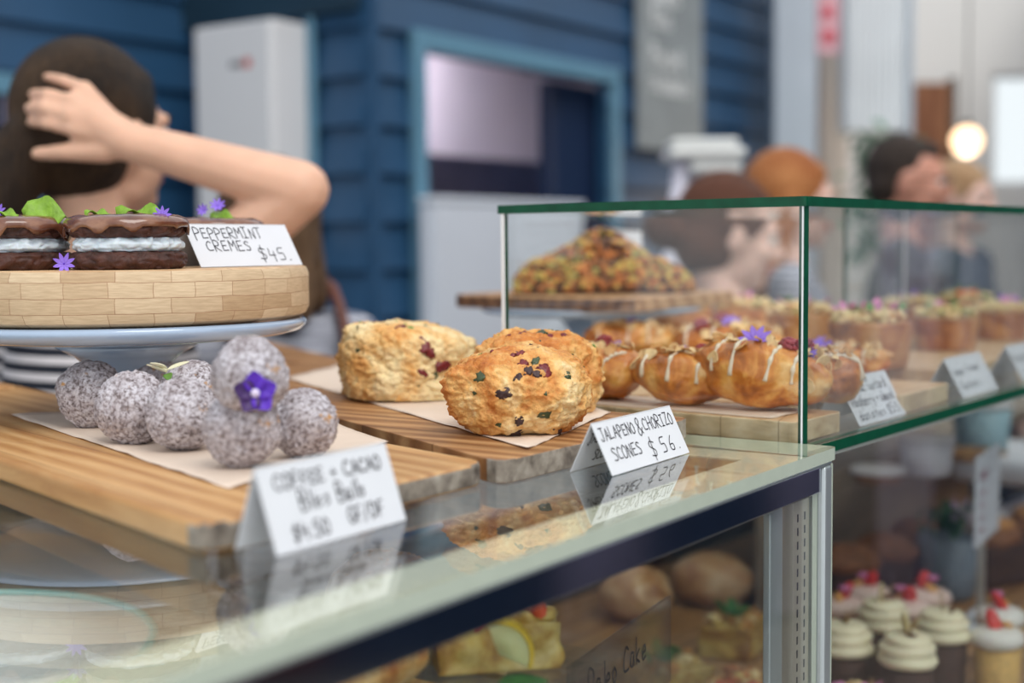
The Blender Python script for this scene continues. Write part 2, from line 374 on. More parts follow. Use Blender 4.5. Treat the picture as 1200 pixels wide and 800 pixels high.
# inner door frame with rounded corner
def ring_frame(name, parent, u0, u1, z0, z1, v0, v1, w, mat, r=.012, wz=.008):
    o_ = rnd_poly([V((u0, z0)), V((u1, z0)), V((u1, z1)), V((u0, z1))], r, 4)
    i_ = rnd_poly([V((u0 + w, z0 + wz)), V((u1 - w, z0 + wz)), V((u1 - w, z1 - wz)), V((u0 + w, z1 - wz))], r * .6, 4)
    bm = poly(BM(), o_, v0, v1, holes=[i_])
    for q in bm.verts: q.co = V((q.co.x, q.co.z, q.co.y))
    return bev(mk(name, bm, mat, parent, False), .0010, 2)
ring_frame('door_frame', cab, -.74, -.064, .30, 1.2066, .0180, .024, .023, ALU, wz=.0042)
boxo('back_panel', (-1.7, .70, .2), (-.01, .712, 1.229), plain('grey_liner', S(176, 180, 176), .4, .08, 6), cab)
boxo('plinth', (-1.69, .02, 0), (-.012, .70, .12), DARKMETAL, cab, .004)
boxo('cabinet_floor', (-1.69, .022, .12), (-.008, .699, .20), STEEL, cab)
sh = boxo('shelf', (-1.66, .07, 1.030), (-.09, .64, 1.038), plain('slate_shelf', S(92, 90, 84), .35, .1, 15), cab, .001)
boxo('upper_shelf', (-1.66, .07, 1.1165), (-.235, .64, 1.125), GLASS, cab, 0); boxo('shelf_bracket', (-.30, .05, 1.105), (-.29, .69, 1.1162), STEEL, cab); boxo('shelf_bracket', (-1.5, .05, 1.105), (-1.49, .69, 1.1162), STEEL, cab)
for u in (-1.5, -.8, -.12): boxo('shelf_bracket', (u, .05, 1.018), (u + .01, .69, 1.0295), STEEL, cab)
# ------------------------------------------------------------------ far cabinet with the glass case
UL = 2.9
fc = thing('display_cabinet', 'second display cabinet with green glass case on top and cupcakes inside', 'cabinet', (BB.x, BB.y, 0), YAW2)
st = slab_glass('counter_slab', fc, 0.001, UL, -.001, .74, 1.226, SLAB, GLASSG, EDGE, .002, 1)
case = thing('glass_case', 'clear glass case with dark green edges standing over the almond pastries', 'glass case', (BB.x, BB.y, SLAB), YAW2)
zc0, zc1, zc2 = .0005, .1922, .2000
slab_glass('top_pane', case, -.002, UL, -.002, .306, zc1, zc2, GLASS, EDGE, .004, 3)
vpane('front_pane', case, .0085, UL, .0025, .0085, zc0, zc1, GLASSD, EDGE)
vpane('end_pane', case, 0, .008, .0, .300, zc0, zc1, GLASS, EDGE)
GLINT = plain('edge_glint_white', S(236, 238, 240), .25, .02, 30)  # white colour standing in for the bright glints on the pane edges
boxo('edge_line', (-.0014, .2975, zc0), (-.0002, .3010, zc1), GLINT, case)  # reflection on the end pane's rear edge, put in as a white strip
boxo('edge_line', (-.0012, .0004, zc0), (-.0002, .0016, zc1), GLINT, case)  # silicone seam at the corner, its highlight painted white
for u, mt in ((.76, EDGE), (.976, GLINT)):  # first fin edged in green, second in the painted white glint
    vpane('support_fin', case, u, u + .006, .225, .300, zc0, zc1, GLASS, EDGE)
    boxo('edge_line', (u - .0003, .3002, zc0), (u + .0063, .3026, zc1), mt, case)
vpane('front_pane', fc, .004, UL, .003, .007, .32, 1.2225, GLASS, EDGE)
boxo('front_trim', (.001, .0005, 1.2228), (UL, .008, 1.2257), plain('grey_seal', S(150, 155, 150), .4), fc)
boxo('plinth', (.01, .03, 0), (UL, .72, .12), DARKMETAL, fc, .004)
boxo('cabinet_floor', (.005, .01, .12), (UL, .73, .32), DARKMETAL, fc)
DKWOOD = wood('dark_stained_wood', [S(60, 46, 38), S(88, 70, 56), S(116, 94, 76)], (4, 14, 14))
boxo('shelf', (.006, .02, .838), (UL, .70, .8625), wood('toasted_pine', [S(120, 84, 50), S(170, 124, 76), S(196, 150, 96)]), fc, .002)
RPW = wood('weathered_wood', [S(128, 112, 96), S(158, 140, 122), S(176, 160, 142)], (3, 12, 12))
boxo('rear_shelf', (.78, .43, 1.010), (UL, .69, 1.034), RPW, fc, .002)
boxo('rear_panel', (.78, .425, .863), (1.42, .445, 1.009), RPW, fc, .002)
boxo('back_panel', (.002, .722, .32), (UL, .734, 1.01), DKWOOD, fc)
for u in (.012, 1.5, 2.7): boxo('rear_post', (u, .70, .32), (u + .02, .72, 1.2255), DARKMETAL, fc)
# ------------------------------------------------------------------ the building behind
def wallmat(name, c):
    t = NT(name); v = t.coord(); f = t.noise(v, 3, 5)
    a = tuple(x * .88 for x in c[:3]) + (1,); b = tuple(min(1, x * 1.12) for x in c[:3]) + (1,)
    t.set(col=t.ramp(f, [(.3, a), (.7, b)]), rough=.42); t.bump(t.noise(v, 60), .05, .001); return t.m
NAVY = wallmat('blue_weatherboard', S(36, 74, 108))
NAVYT = plain('blue_trim', S(98, 142, 166), .4, .04, 8)
def struct(o): o['kind'] = 'structure'; return o
K = V((-.431, 4.2, 0)); PITCHB = .147
def lap_wall(name, a, d, n, length, z0, z1, gaps=()):
    """weatherboards: saw-tooth section along d from a, facing n; gaps = (t0,t1,zlo,zhi)"""
    bm = BM()
    def strip(t0, t1, lo, hi):
        z = lo
        while z < hi - 1e-4:
            k = math.floor(z / PITCHB + 1e-6); zt = min((k + 1) * PITCHB, hi)
            f0 = (z - k * PITCHB) / PITCHB; f1_ = (zt - k * PITCHB) / PITCHB
            o0, o1 = .022 * (1 - f0) + .004, .022 * (1 - f1_) + .004
            P = lambda t, o, zz: a + d * t + n * o + V((0, 0, zz))
            A = [P(t0, o0, z), P(t1, o0, z), P(t1, o1, zt), P(t0, o1, zt)]
            B_ = [P(t0, -.03, z), P(t1, -.03, z), P(t1, -.03, zt), P(t0, -.03, zt)]
            vs = [bm.verts.new(q) for q in A + B_]
            for f in ((0, 1, 2, 3), (7, 6, 5, 4), (0, 4, 5, 1), (1, 5, 6, 2), (2, 6, 7, 3), (3, 7, 4, 0)): bm.faces.new([vs[i] for i in f])
            z = zt
    ts = sorted({0, length} | {g[0] for g in gaps} | {g[1] for g in gaps})
    for i in range(len(ts) - 1):
        t0, t1 = ts[i], ts[i + 1]; g = [x for x in gaps if x[0] <= t0 and x[1] >= t1]
        if g: 
            if g[0][2] > z0: strip(t0, t1, z0, g[0][2])
            strip(t0, t1, g[0][3], z1)
        else: strip(t0, t1, z0, z1)
    return struct(mk(name, bm, NAVY, None, False))
nF = -L1; nA = -R1
lap_wall('wall_front', K, R1, nF, 3.05, 0, 3.3, gaps=((.232, 1.40, 0, 2.01),))
J = K + L1 * .76
lap_wall('wall_side', K + nA * 0, L1, nA, .76, 0, 3.3)
lap_wall('wall_left', J, -R1, nF, 4.2, 0, 3.3, gaps=((.70, 1.9, 0, 1.84),))
# corner board, soffit beam over the recess
def obox(name, o, d, n, t0, t1, n0, n1, z0, z1, mat, parent=None, bw=.003):
    bm = BM(); vs = [bm.verts.new(o + d * t + n * q + V((0, 0, z))) for z in (z0, z1) for t, q in ((t0, n0), (t1, n0), (t1, n1), (t0, n1))]
    for f in ((0, 3, 2, 1), (4, 5, 6, 7), (0, 1, 5, 4), (1, 2, 6, 5), (2, 3, 7, 6), (3, 0, 4, 7)): bm.faces.new([vs[i] for i in f])
    x = mk(name, bm, mat, parent, False)
    return bev(x, bw) if bw else x
struct(obox('trim_1', K, R1, nF, -.012, .022, -.01, .034, 0, 3.3, NAVY))
struct(obox('trim_2', K, L1, nA, .180, .205, .026, .045, 0, 2.10, NAVYT))
struct(obox('trim_3', K, L1, nA, .0, .76, .0265, .05, 2.105, 3.3, plain('deep_blue', S(20, 48, 66), .5)))  # soffit in a darker blue than the weatherboards
# hatch trims
T = NAVYT
struct(obox('trim_4', K, R1, nF, .175, .232, .02, .05, 0, 2.07, T)); struct(obox('trim_5', K, R1, nF, 1.40, 1.46, .02, .05, 0, 2.07, T)); struct(obox('trim_6', K, R1, nF, .232, 1.40, .02, .05, 2.01, 2.07, T))
struct(obox('trim_7', J, -R1, nF, .64, .70, .02, .05, 0, 1.90, T)); struct(obox('trim_8', J, -R1, nF, .70, 1.9, .02, .05, 1.84, 1.90, T))
LAV = plain('lavender_plaster', S(206, 196, 210), .7, .03, 3)
struct(obox('wall_inner', K - nF * 1.3, R1, nF, -.5, 4.6, -.02, 0, 0, 2.6, LAV))
struct(obox('ceiling', K - nF * .031, R1, nF, .0, 4.6, -1.25, 0, 2.601, 2.65, LAV))
struct(obox('door_1', K - nF * .05, R1, nF, 1.10, 1.55, -.05, 0, 0, 2.0, plain('navy_door', S(22, 40, 72), .5)))
struct(obox('door_2', J - nF * .05, -R1, nF, .705, 1.2, -.05, 0, 0, 1.84, plain('navy_door', S(22, 40, 72), .5)))
struct(obox('wall_rear', J - nF * 1.2, -R1, nF, -.5, 3.2, -.02, 0, 0, 3.3, LAV))
wb = obox('storage_bench', K - nF * .55, R1, nF, .06, 1.8, -.5, .0, 0, 1.75, plain('mauve_grey_cover', S(104, 94, 108), .7, .25, 3))
tag(wb, 'mauve-grey covered bench inside the open blue hatch', 'bench')
fl = obox('floor', V((0, 4, 0)), V((1, 0, 0)), V((0, 1, 0)), -6, 6, -6, 7, -.06, 0, plain('polished_concrete', S(128, 124, 118), .35, .1, 2), None, 0); struct(fl)
# white half-height cupboard before the hatch
wc = thing('white_cupboard', 'shallow plain white cupboard closing the lower half of the blue hatch', 'cupboard')
ow = K + nF * .085
def tK(px, n):      # where the pixel column meets the line parallel to the front wall, n metres before it
    a = K + nF * n; s = at(px, 283, d=1).x; return (a.x - s * a.y) / (s * R1.y - R1.x)
cu0, cu1 = tK(510, .14), tK(686, .14); print('cupboard', cu0, cu1)
WHITE = plain('white_laminate', S(214, 220, 230), .35, .015, 4)
obox('body', ow, R1, nF, cu0 + .004, cu1 - .004, -.010, .035, .08, 1.525, WHITE, wc, .006)
obox('top_panel', ow, R1, nF, cu0, cu1, -.012, .055, 1.526, 1.548, WHITE, wc, .004)
obox('plinth', ow, R1, nF, cu0 + .03, cu1 - .03, -.005, .03, 0, .079, DARKMETAL, wc, 0)
obox('door', ow, R1, nF, cu0 + .006, (cu0 + cu1) / 2 - .002, .0355, .052, .10, 1.522, WHITE, wc, .004)
obox('door', ow, R1, nF, (cu0 + cu1) / 2 + .002, cu1 - .006, .0355, .052, .10, 1.522, WHITE, wc, .004)
# wall-mounted water heater
hb = K + nA * .03 + L1 * .181
wh = thing('water_heater', 'white wall-mounted water heater box on the dark blue boards', 'water heater')
WH2 = plain('white_enamel', S(222, 222, 224), .3, .01, 4)
obox('case', hb, L1, nA, .03, .36, .0, .155, 1.42, 2.08, WH2, wh, .008)
obox('cover_panel', hb, L1, nA, .036, .354, .1555, .166, 1.426, 2.074, WH2, wh, .004)
bm = BM()
for k in range(4): 
    t = .20 - k * .0135
    vs = [bm.verts.new(hb + L1 * a + nA * .1664 + V((0, 0, z))) for a, z in ((t, 1.943), (t - .010, 1.943), (t - .010, 1.962), (t, 1.962))]; bm.faces.new(vs)
tag(mk('logo_mark', bm, INK, wh, False), 'small dark logo mark')
bm = BM(); vs = [bm.verts.new(hb + L1 * a + nA * .1664 + V((0, 0, z))) for a, z in ((.142, 1.940), (.112, 1.940), (.112, 1.968), (.142, 1.968))]; bm.faces.new(vs)
tag(mk('logo_mark', bm, plain('logo_red', S(200, 60, 50), .5), wh, False), 'small red logo mark')
for q in (.10, .20, .30): mk('pipe', tube(BM(), [hb + L1 * q + nA * .08 + V((0, 0, 1.418)), hb + L1 * q + nA * .08 + V((0, 0, .9)), hb + L1 * q + nA * -.0 + V((0, 0, .86))], .011), STEEL, wh)
# menu board on the wall
mb = thing('menu_board', 'grey menu board with white chalk writing on the blue wall', 'menu board')
obox('board_panel', K, R1, nF, 1.60, 2.16, .03, .05, 1.775, 3.0, plain('slate_grey', S(150, 156, 158), .6, .22, 2.5), mb, .003)
bm = BM(); Mw = Matrix.Translation(K + R1 * 1.60 + nF * .0515 + V((0, 0, 1.775))) @ Matrix(((R1.x, 0, nF.x, 0), (R1.y, 0, nF.y, 0), (0, 1, 0, 0), (0, 0, 0, 1)))
for k, (s, y) in enumerate((('Coffee', 1.02), ('mocha', .90), ('latte', .80), ('black', .70), ('white', .60), ('tea', .50), ('toast', .34), ('scones', .24))):
    bm = BM(); write(bm, s, .10, y, .085, Mw, .026, seed=k); mk('chalk_line', bm, plain('chalk', S(245, 247, 247), .8), mb, False)
# columns and the end of the hall
PILL = plain('pale_blue_grey_paint', S(196, 206, 216), .5, .06, 2)
def px_col(name, x0, x1, d, z0, z1, mat, depth=.12, structure=True):
    a, b = at(x0, 300, d=d), at(x1, 300, d=d)
    o = mk(name, box(BM(), (a.x, d, z0), (b.x, d + depth, z1)), mat, None, False)
    return struct(o) if structure else o
bev(px_col('trim_9', 907, 956, 6.3, 0, 3.3, PILL), .006)
bev(px_col('trim_10', 960, 992, 6.8, 0, 3.3, plain('warm_grey_paint', S(206, 198, 190), .6, .04, 2)), .006)
# corrugated column
a, b = at(990, 300, d=6.3), at(1066, 300, d=6.3); bm = BM(); n = 60
fr = []; bk = []
for i in range(n + 1):
    x = a.x + (b.x - a.x) * i / n; y = 6.3 + .012 * math.sin(i / n * 2 * PI * 10)
    fr.append((bm.verts.new((x, y, 1.90)), bm.verts.new((x, y, 3.3)))); bk.append((bm.verts.new((x, 6.45, 1.90)), bm.verts.new((x, 6.45, 3.3))))
for i in range(n):
    bm.faces.new((fr[i][0], fr[i + 1][0], fr[i + 1][1], fr[i][1])); bm.faces.new((bk[i][0], bk[i][1], bk[i + 1][1], bk[i + 1][0])); bm.faces.new((fr[i][0], bk[i][0], bk[i + 1][0], fr[i + 1][0])); bm.faces.new((fr[i][1], fr[i + 1][1], bk[i + 1][1], bk[i][1]))
for i in (0, n): bm.faces.new((fr[i][0], fr[i][1], bk[i][1], bk[i][0]))
struct(mk('trim_11', bm, plain('corrugated_white', S(240, 243, 245), .6, .04, 3), None, False))
struct(px_col('trim_12', 1062, 1068, 6.28, 1.88, 3.3, PILL, .2))
# red sign hanging beside the pillar
sg = thing('hanging_sign', 'narrow pink and red hanging sign between the two pale columns', 'sign')
a, b = at(958, 40, d=5.9), at(984, 40, d=5.9)
boxo('sign_panel', (a.x, 5.9, 2.19), (b.x, 5.93, 3.0), plain('pink_sign_face', S(226, 176, 184), .5, .1, 9), sg, .004)
for k in range(7): bm = box(BM(), (a.x + .016, 5.895, 2.24 + k * .1), (b.x - .016 - (k % 3) * .01, 5.8995, 2.29 + k * .1)); mk('lettering', bm, plain('sign_red', S(206, 84, 98), .5), sg, False)
bm = BM(); tube(bm, [(a.x + .02, 5.915, 3.0), (a.x + .02, 5.915, 3.3)], .003); tube(bm, [(b.x - .02, 5.915, 3.0), (b.x - .02, 5.915, 3.3)], .003)
mk('hanger', bm, DARKMETAL, sg)
# far wall with the window opening
WLT = plain('far_white_plaster', S(232, 230, 226), .7, .03, 1)
YW = 9.0
def fw(px, py): p = at(px, py, d=YW); return p.x, p.z
wx0, wz1 = fw(1163, 86); _, wz0 = fw(1163, 218); wx1 = wx0 + 1.6
bm = BM(); x0, x1 = .9, 6.0
for lo, hi in (((x0, YW, 0), (wx0, YW + .15, 3.3)), ((wx1, YW, 0), (x1, YW + .15, 3.3)), ((wx0, YW, 0), (wx1, YW + .15, wz0)), ((wx0, YW, wz1), (wx1, YW + .15, 3.3))): box(bm, lo, hi)
struct(mk('wall_back', bm, WLT, None, False))
wn = struct(thing('window_1', None, None)); 
WF = plain('white_window_paint', S(232, 234, 234), .4)
bm = BM(); e = .03
for lo, hi in (((wx0, YW + .03, wz0), (wx0 + e, YW + .08, wz1)), ((wx1 - e, YW + .03, wz0), (wx1, YW + .08, wz1)), ((wx0 + e, YW + .03, wz0), (wx1 - e, YW + .08, wz0 + e)), ((wx0 + e, YW + .03, wz1 - e), (wx1 - e, YW + .08, wz1)), ((wx0 + .8, YW + .03, wz0 + e), (wx0 + .82, YW + .08, wz1 - e))): box(bm, lo, hi)
mk('window_frame', bm, WF, wn, False)
boxo('window_pane', (wx0 + e, YW + .05, wz0 + e), (wx1 - e, YW + .055, wz1 - e), GLASS, wn)
# timber screen beside the lamp
a = at(1073, 97, d=8.6); b = at(1111, 200, d=8.6)
ts = thing('timber_screen', 'rusty brown timber screen standing before the far white wall', 'screen')
boxo('screen_panel', (a.x, 8.6, .0), (b.x, 8.66, a.z), wood('rust_timber', [S(120, 74, 48), S(156, 100, 66), S(176, 124, 88)], (20, 3, 3)), ts, .003)
boxo('screen_post', (b.x + .003, 8.59, 0), (b.x + .045, 8.67, a.z + .03), DKWOOD, ts, .003)
# pendant lamp
lp = at(1133, 165, d=6.6); pl = thing('pendant_lamp', 'glowing round pendant lamp hanging before the far wall', 'lamp', lp)
mk('globe', blob(.07, .07, .07, 4), emis('warm_globe', S(255, 214, 170), 3.2), pl)
mk('cap', lathe([(.0, .095), (.022, .094), (.028, .066), (.0, .064)], 24), DARKMETAL, pl)
mk('cord', tube(BM(), [(0, 0, .094), (0, 0, 3.28 - lp.z)], .004), DARKMETAL, pl)
ld = bpy.data.lights.new('pendant_light', 'POINT'); ld.energy = 12; ld.color = (1, .8, .6); ld.shadow_soft_size = .08
lo = bpy.data.objects.new('pendant_light', ld); C.objects.link(lo); lo.parent = pl; lo.location = (0, 0, -.1)
# side wall the steel rail mirrors, ceiling at the hall end
WN = plain('dark_blue_paint', S(30, 52, 80), .5, .06, 2)
struct(mk('wall_right', box(BM(), (3.6, -.4, 0), (3.72, 9.15, 3.3)), WN, None, False))
0 and struct(mk('ceiling', box(BM(), (-4, 3.0, 3.3), (6, 9.2, 3.4)), plain('ceiling_white', S(200, 200, 198), .8, .02, 1), None, False))
# paper rolls machine: white appliance with a tall leg
ap = thing('receipt_rack', 'white rack with paper rolls and slanted leg in front of the blue wall', 'rack')
def pb(x0, y0, x1, y1, d, th): # box covering pixels at distance d
    a, b = at(x0, y0, d=d), at(x1, y1, d=d); return (a.x, d, b.z), (b.x, d + th, a.z)
bm = BM(); q = at(783, 190, d=3.95); r = at(872, 190, d=3.95); zt = at(800, 172, d=3.95).z
boxo('tray', (q.x, 3.90, zt - .035), (r.x, 4.15, zt - .004), plain('soft_white_plastic', S(228, 230, 228), .5), ap, .012)
boxo('cover', (q.x + .006, 3.91, zt - .002), (r.x - .02, 4.12, zt + .022), plain('soft_white_plastic', (1, 1, 1, 1)), ap, .01)
boxo('drawer', (q.x + .06, 3.915, zt - .075), (r.x - .01, 4.12, zt - .037), plain('soft_white_plastic', (1, 1, 1, 1)), ap, .01)
bm = BM(); A_ = at(800, 185, d=3.90); 
for v in (0,): tube(bm, [(A_.x + .01, 3.97, zt - .03), (A_.x - .055, 3.97, 1.0), (A_.x - .06, 3.97, 0)], .028, 12)
mk('leg', bm, plain('lilac_white', S(220, 218, 232), .5), ap)
bm = BM(); tube(bm, [(r.x - .04, 4.05, zt - .03), (r.x - .03, 4.05, 0)], .02, 12); mk('leg', bm, plain('lilac_white', S(220, 218, 232), .5), ap)

# unseen coloured strips added on the side wall for the rail to reflect
LIL = plain('lilac_strip', S(190, 184, 214), .8, .12, 4)
for y0, y1, cm, lb in ((2.25, 2.55, LIL, 'unseen lilac strip added for the steel rail to reflect, middle of the dark side wall'), (3.1, 3.32, LIL, 'unseen lilac strip added for the steel rail to reflect, far end of the dark side wall'), (1.05, 1.42, plain('burgundy_strip', S(128, 62, 70), .8, .1, 5), 'unseen burgundy strip added for the steel rail to reflect, in place of a reddish shirt')):  # burgundy strip stands in for a reddish shirt mirrored in the rail
    bm = BM(); n = 24
    vs = [[bm.verts.new((3.56 + .02 * math.sin(j * 1.3), y0 + (y1 - y0) * j / n, z)) for j in range(n + 1)] for z in (.05, 2.6)]
    for j in range(n): bm.faces.new((vs[0][j], vs[0][j + 1], vs[1][j + 1], vs[1][j]))
    o = mk('reflected_strip', bm, cm, None); s_ = o.modifiers.new('thickness', 'SOLIDIFY'); s_.thickness = .004
    tag(o, lb, 'reflected_strip')
# unseen fill lamp added to brighten the hatch room
il = K - nF * .95 + R1 * 1.3; o = thing('fill_lamp', 'unseen flat fill lamp added to brighten the room behind the blue hatch', 'lamp', (il.x, il.y, 2.56), YAW1)
boxo('fill_housing', (-.5, -.12, 0), (.5, .12, .038), WHITE, o, .004)
mk('fill_panel', box(BM(), (-.48, -.10, -.006), (.48, .10, -.0005)), emis('fill_glow', (1, .97, .98, 1), 60), o, False)

q = at(1028, 200, d=5.7); o = thing('potted_plant', 'leafy green plant in a tall white pot below the corrugated column', 'plant', (q.x, 5.7, 0))
mk('pot', lathe([(0, 0), (.12, 0), (.15, .7), (.135, .7), (.12, .62), (0, .6)], 32), WHITE, o)
mk('stem', tube(BM(), [(0, 0, .6), (.01, 0, 1.2), (-.02, 0, 1.7)], [.016, .013, .006], 8), plain('bark_brown', S(90, 74, 56), .8), o)
r_ = random.Random(3); bm = BM()
for k in range(150):
    c_ = V((r_.gauss(0, .06), r_.gauss(0, .07), 1.35 + r_.random() * .5)); l_ = r_.uniform(.07, .12); a_ = r_.uniform(0, 6.28); t_ = r_.uniform(-.8, .6)
    X_ = V((math.cos(a_) * math.cos(t_), math.sin(a_) * math.cos(t_), math.sin(t_))); Y_ = V((-math.sin(a_), math.cos(a_), 0)); N_ = X_.cross(Y_)
    top = [bm.verts.new(c_ + X_ * l_ * u_ + Y_ * l_ * w_ + N_ * h_) for u_, w_, h_ in ((0, 0, 0), (.3, .2, .006), (.65, .16, .006), (1, 0, -.012), (.65, -.16, .006), (.3, -.2, .006))]
    bot = [bm.verts.new(v_.co - N_ * .0015) for v_ in top]
    bm.faces.new(top); bm.faces.new(bot[::-1])
    for i_ in range(6): bm.faces.new((top[i_], bot[i_], bot[(i_ + 1) % 6], top[(i_ + 1) % 6]))
x_ = mk('foliage', bm, plain('plant_green', S(70, 126, 92), .5, .3, 12), o, False); x_['kind'] = 'stuff'
rg = random.Random(4)
# ------------------------------------------------------------------ boards
def board(name, label, pts, ztop, th, mats, endsides=(), angle=0, holes=(), r=.012, group=None, bw=.004, cat='board'):
    pts = [V((p.x, p.y)) for p in pts]; c = sum(pts, V((0, 0))) / len(pts)
    ca, sa = math.cos(-angle), math.sin(-angle)
    loc = lambda p: V(((p.x - c.x) * ca - (p.y - c.y) * sa, (p.x - c.x) * sa + (p.y - c.y) * ca))
    L = [loc(p) for p in pts]; R = rnd_poly(L, r, 3); n = len(L)
    Hs = [[loc(V((h[0].x, h[0].y)) + V((math.cos(2 * PI * k / 20), math.sin(2 * PI * k / 20))) * h[1]) for k in range(20)] for h in holes]
    side = lambda i: 1 if any((i // 4) == e or (i % 4 == 3 and False) for e in endsides) and i % 4 == 3 else (1 if any(i // 4 in (e, (e + 1) % n) and i % 4 != 3 for e in endsides) else 0)
    bm = poly(BM(), R, 0, th, holes=Hs, mi_side=side)
    o = mk(name, bm, mats, None, False); bev(o, bw, 3)
    o.location = (c.x, c.y, ztop - th); o.rotation_euler = (0, 0, angle)
    return tag(o, label, cat, group)
ZB = TOP + .0165
def ang(a, b): return math.atan2(b.y - a.y, b.x - a.x)
# bliss-ball board (light oak)
q = [at(238, 616, z=ZB), at(573, 540, z=ZB), at(345, 498, z=ZB), at(68, 461, z=ZB), at(0, 447, z=ZB), at(-60, 446, z=ZB), at(-150, 470, z=ZB), at(-120, 500, z=ZB), at(0, 537, z=ZB)]
#print('bl', [tuple(round(x, 3) for x in ((p - CC).dot(R1), (p - CC).dot(L1))) for p in q])
board('serving_board', 'honey-coloured wooden board holding the coconut bliss balls', q, ZB, .0160, [OAK, ENDG], (0,), ang(q[2], q[1]), holes=[(at(2, 454, z=ZB), .016)], r=.018, group='wooden serving boards')
# scone board
q = [at(586, 541, z=ZB), at(812, 489, z=ZB), f1(-.010, .32), at(404, 421, z=ZB), at(314, 400, z=ZB), at(300, 401, z=ZB), at(292, 408, z=ZB), at(305, 430, z=ZB), at(250, 445, z=ZB), at(345, 476, z=ZB)]
#print('sc', [tuple(round(x, 3) for x in ((p - CC).dot(R1), (p - CC).dot(L1))) for p in q])
board('serving_board', 'streaky acacia board holding the three jalapeno scones', q, ZB, .0160, [ACACIA, ENDG], (0,), ang(q[2], q[1]), holes=[(at(341, 425, z=ZB), .012)], r=.018, group='wooden serving boards')
# boards inside the glass case
PAL = [PALEWOOD, PALE_END]
ZC = 1.2535
q = [f2(.016, .014), f2(.106, .014), f2(.108, .29), f2(.030, .29)]
board('serving_board', 'thick pale board under the almond pastries at the case corner', q, ZC, ZC - SLAB - .0005, PAL, (0, 3), 1.2, r=.006, group='pale boards on the far counter', bw=.0025)
q = [f2(.118, .066), f2(.225, .070), f2(.225, .40), f2(.120, .36)]
board('serving_board', 'small pale board behind the Coconut Custard card', q, ZC, ZC - SLAB - .0005, PAL, (0,), 1.0, r=.006, group='pale boards on the far counter', bw=.0025)
q = [f2(.250, .016), f2(.385, .020), f2(.400, .52), f2(.235, .52)]
board('serving_board', 'pale board under the big pistachio tart in the case', q, ZC, ZC - SLAB - .0005, PAL, (0,), .9, r=.006, group='pale boards on the far counter', bw=.0025)
q = [f2(.52, .066), f2(1.25, .066), f2(1.25, .205), f2(.50, .205)]
board('serving_board', 'long pale board under the row of topped tarts in the case', q, ZC, ZC - SLAB - .0005, PAL, (0,), .85, r=.006, group='pale boards on the far counter', bw=.0025)
q = [f2(1.0, .235), f2(1.42, .235), f2(1.42, .66), f2(1.0, .66)]
board('serving_board', 'pale board under the orange-flowered tart behind the case', q, ZC, ZC - SLAB - .0005, PAL, (0,), .85, r=.006, group='pale boards on the far counter', bw=.0025)
q = [f2(.69, .33), f2(.985, .32), f2(.985, .68), f2(.62, .68)]
board('serving_board', 'pale board under the rearmost tarts behind the case', q, ZC, ZC - SLAB - .0005, PAL, (0,), .85, r=.006, group='pale boards on the far counter', bw=.0025)
# papers
def sheet(label, pts, z, seed, amp=.0007, parent=None, name='greaseproof_paper'):
    pts = [V((p.x, p.y, 0)) for p in pts]; n = 24; bm = BM(); rows = []
    for i in range(n + 1):
        a = pts[0].lerp(pts[1], i / n); b = pts[3].lerp(pts[2], i / n); row = []
        for j in range(n + 1):
            p = a.lerp(b, j / n); e = min(i, j, n - i, n - j) / n
            h = abs(noise.noise(p * 25 + V((seed, 0, 0)))) * amp * (1 + 3 * max(0, .12 - e) / .12)
            row.append(bm.verts.new((p.x, p.y, z + .0003 + h)))
        rows.append(row)
    for i in range(n):
        for j in range(n): bm.faces.new((rows[i][j], rows[i + 1][j], rows[i + 1][j + 1], rows[i][j + 1]))
    o = mk(name, bm, PAPER, None); s = o.modifiers.new('thickness', 'SOLIDIFY'); s.thickness = .0002; s.offset = 1
    return tag(o, label, 'paper')
sheet('brownish greaseproof sheet under the coconut bliss balls', [at(268, 574, z=ZB), at(455, 520, z=ZB), at(330, 472, z=ZB), at(13, 487, z=ZB)], ZB, 3)
sheet('greaseproof sheet under the jalapeno scones', [at(618, 527, z=ZB), at(716, 484, z=ZB), at(470, 412, z=ZB), at(334, 443, z=ZB)], ZB, 8, .0006)
sheet('greaseproof sheet under the almond pastries', [f2(.025, .04), f2(.100, .04), f2(.100, .27), f2(.035, .28)], ZC, 11, .0004)
# ------------------------------------------------------------------ bliss balls
def mat_bliss():
    t = NT('coconut_coating'); v = t.coord(); 
    vo = t.n('ShaderNodeTexVoronoi'); vo.inputs['Scale'].default_value = 420; t.l(v, vo.inputs['Vector'])
    f = t.noise(v, 330, 6, .7); f2_ = t.noise(v, 60, 5)
    c1 = t.ramp(f, [(.33, S(92, 80, 78)), (.45, S(166, 156, 160)), (.54, S(214, 210, 218)), (.75, S(238, 234, 238))])
    c2 = t.ramp(f2_, [(.34, (.60, .54, .52, 1)), (.56, (1, 1, 1, 1))])
    c = t.mix(.75, c1, c2, 'MULTIPLY')
    sp = t.ramp(t.noise(v, 75, 2), [(.66, (0, 0, 0, 1)), (.72, (1, 1, 1, 1))])
    c = t.mix(sp, c, S(206, 158, 104))
    t.set(col=c, rough=.85); t.bump(f, .8, .002); return t.m
BLISS = mat_bliss()
def bliss_ball(p, r, seed, label, sz=1.0):
    o_ = V((seed * 3.1, seed * 1.7, 0))
    fn = lambda d: 1 + .075 * noise.noise(d * 1.5 + o_) + .035 * noise.noise(d * 5 + o_) + .05 * noise.noise(d * 14 + o_) + .04 * noise.noise(d * 30 + o_)
    o = mk('bliss_ball', blob(r, r, r * sz, 5, fn), BLISS, None, loc=p)
    o.rotation_euler = (0, 0, 0)
    return tag(o, label, 'sweet', 'coconut-coated bliss balls on the honey board')
zb = ZB + .0235
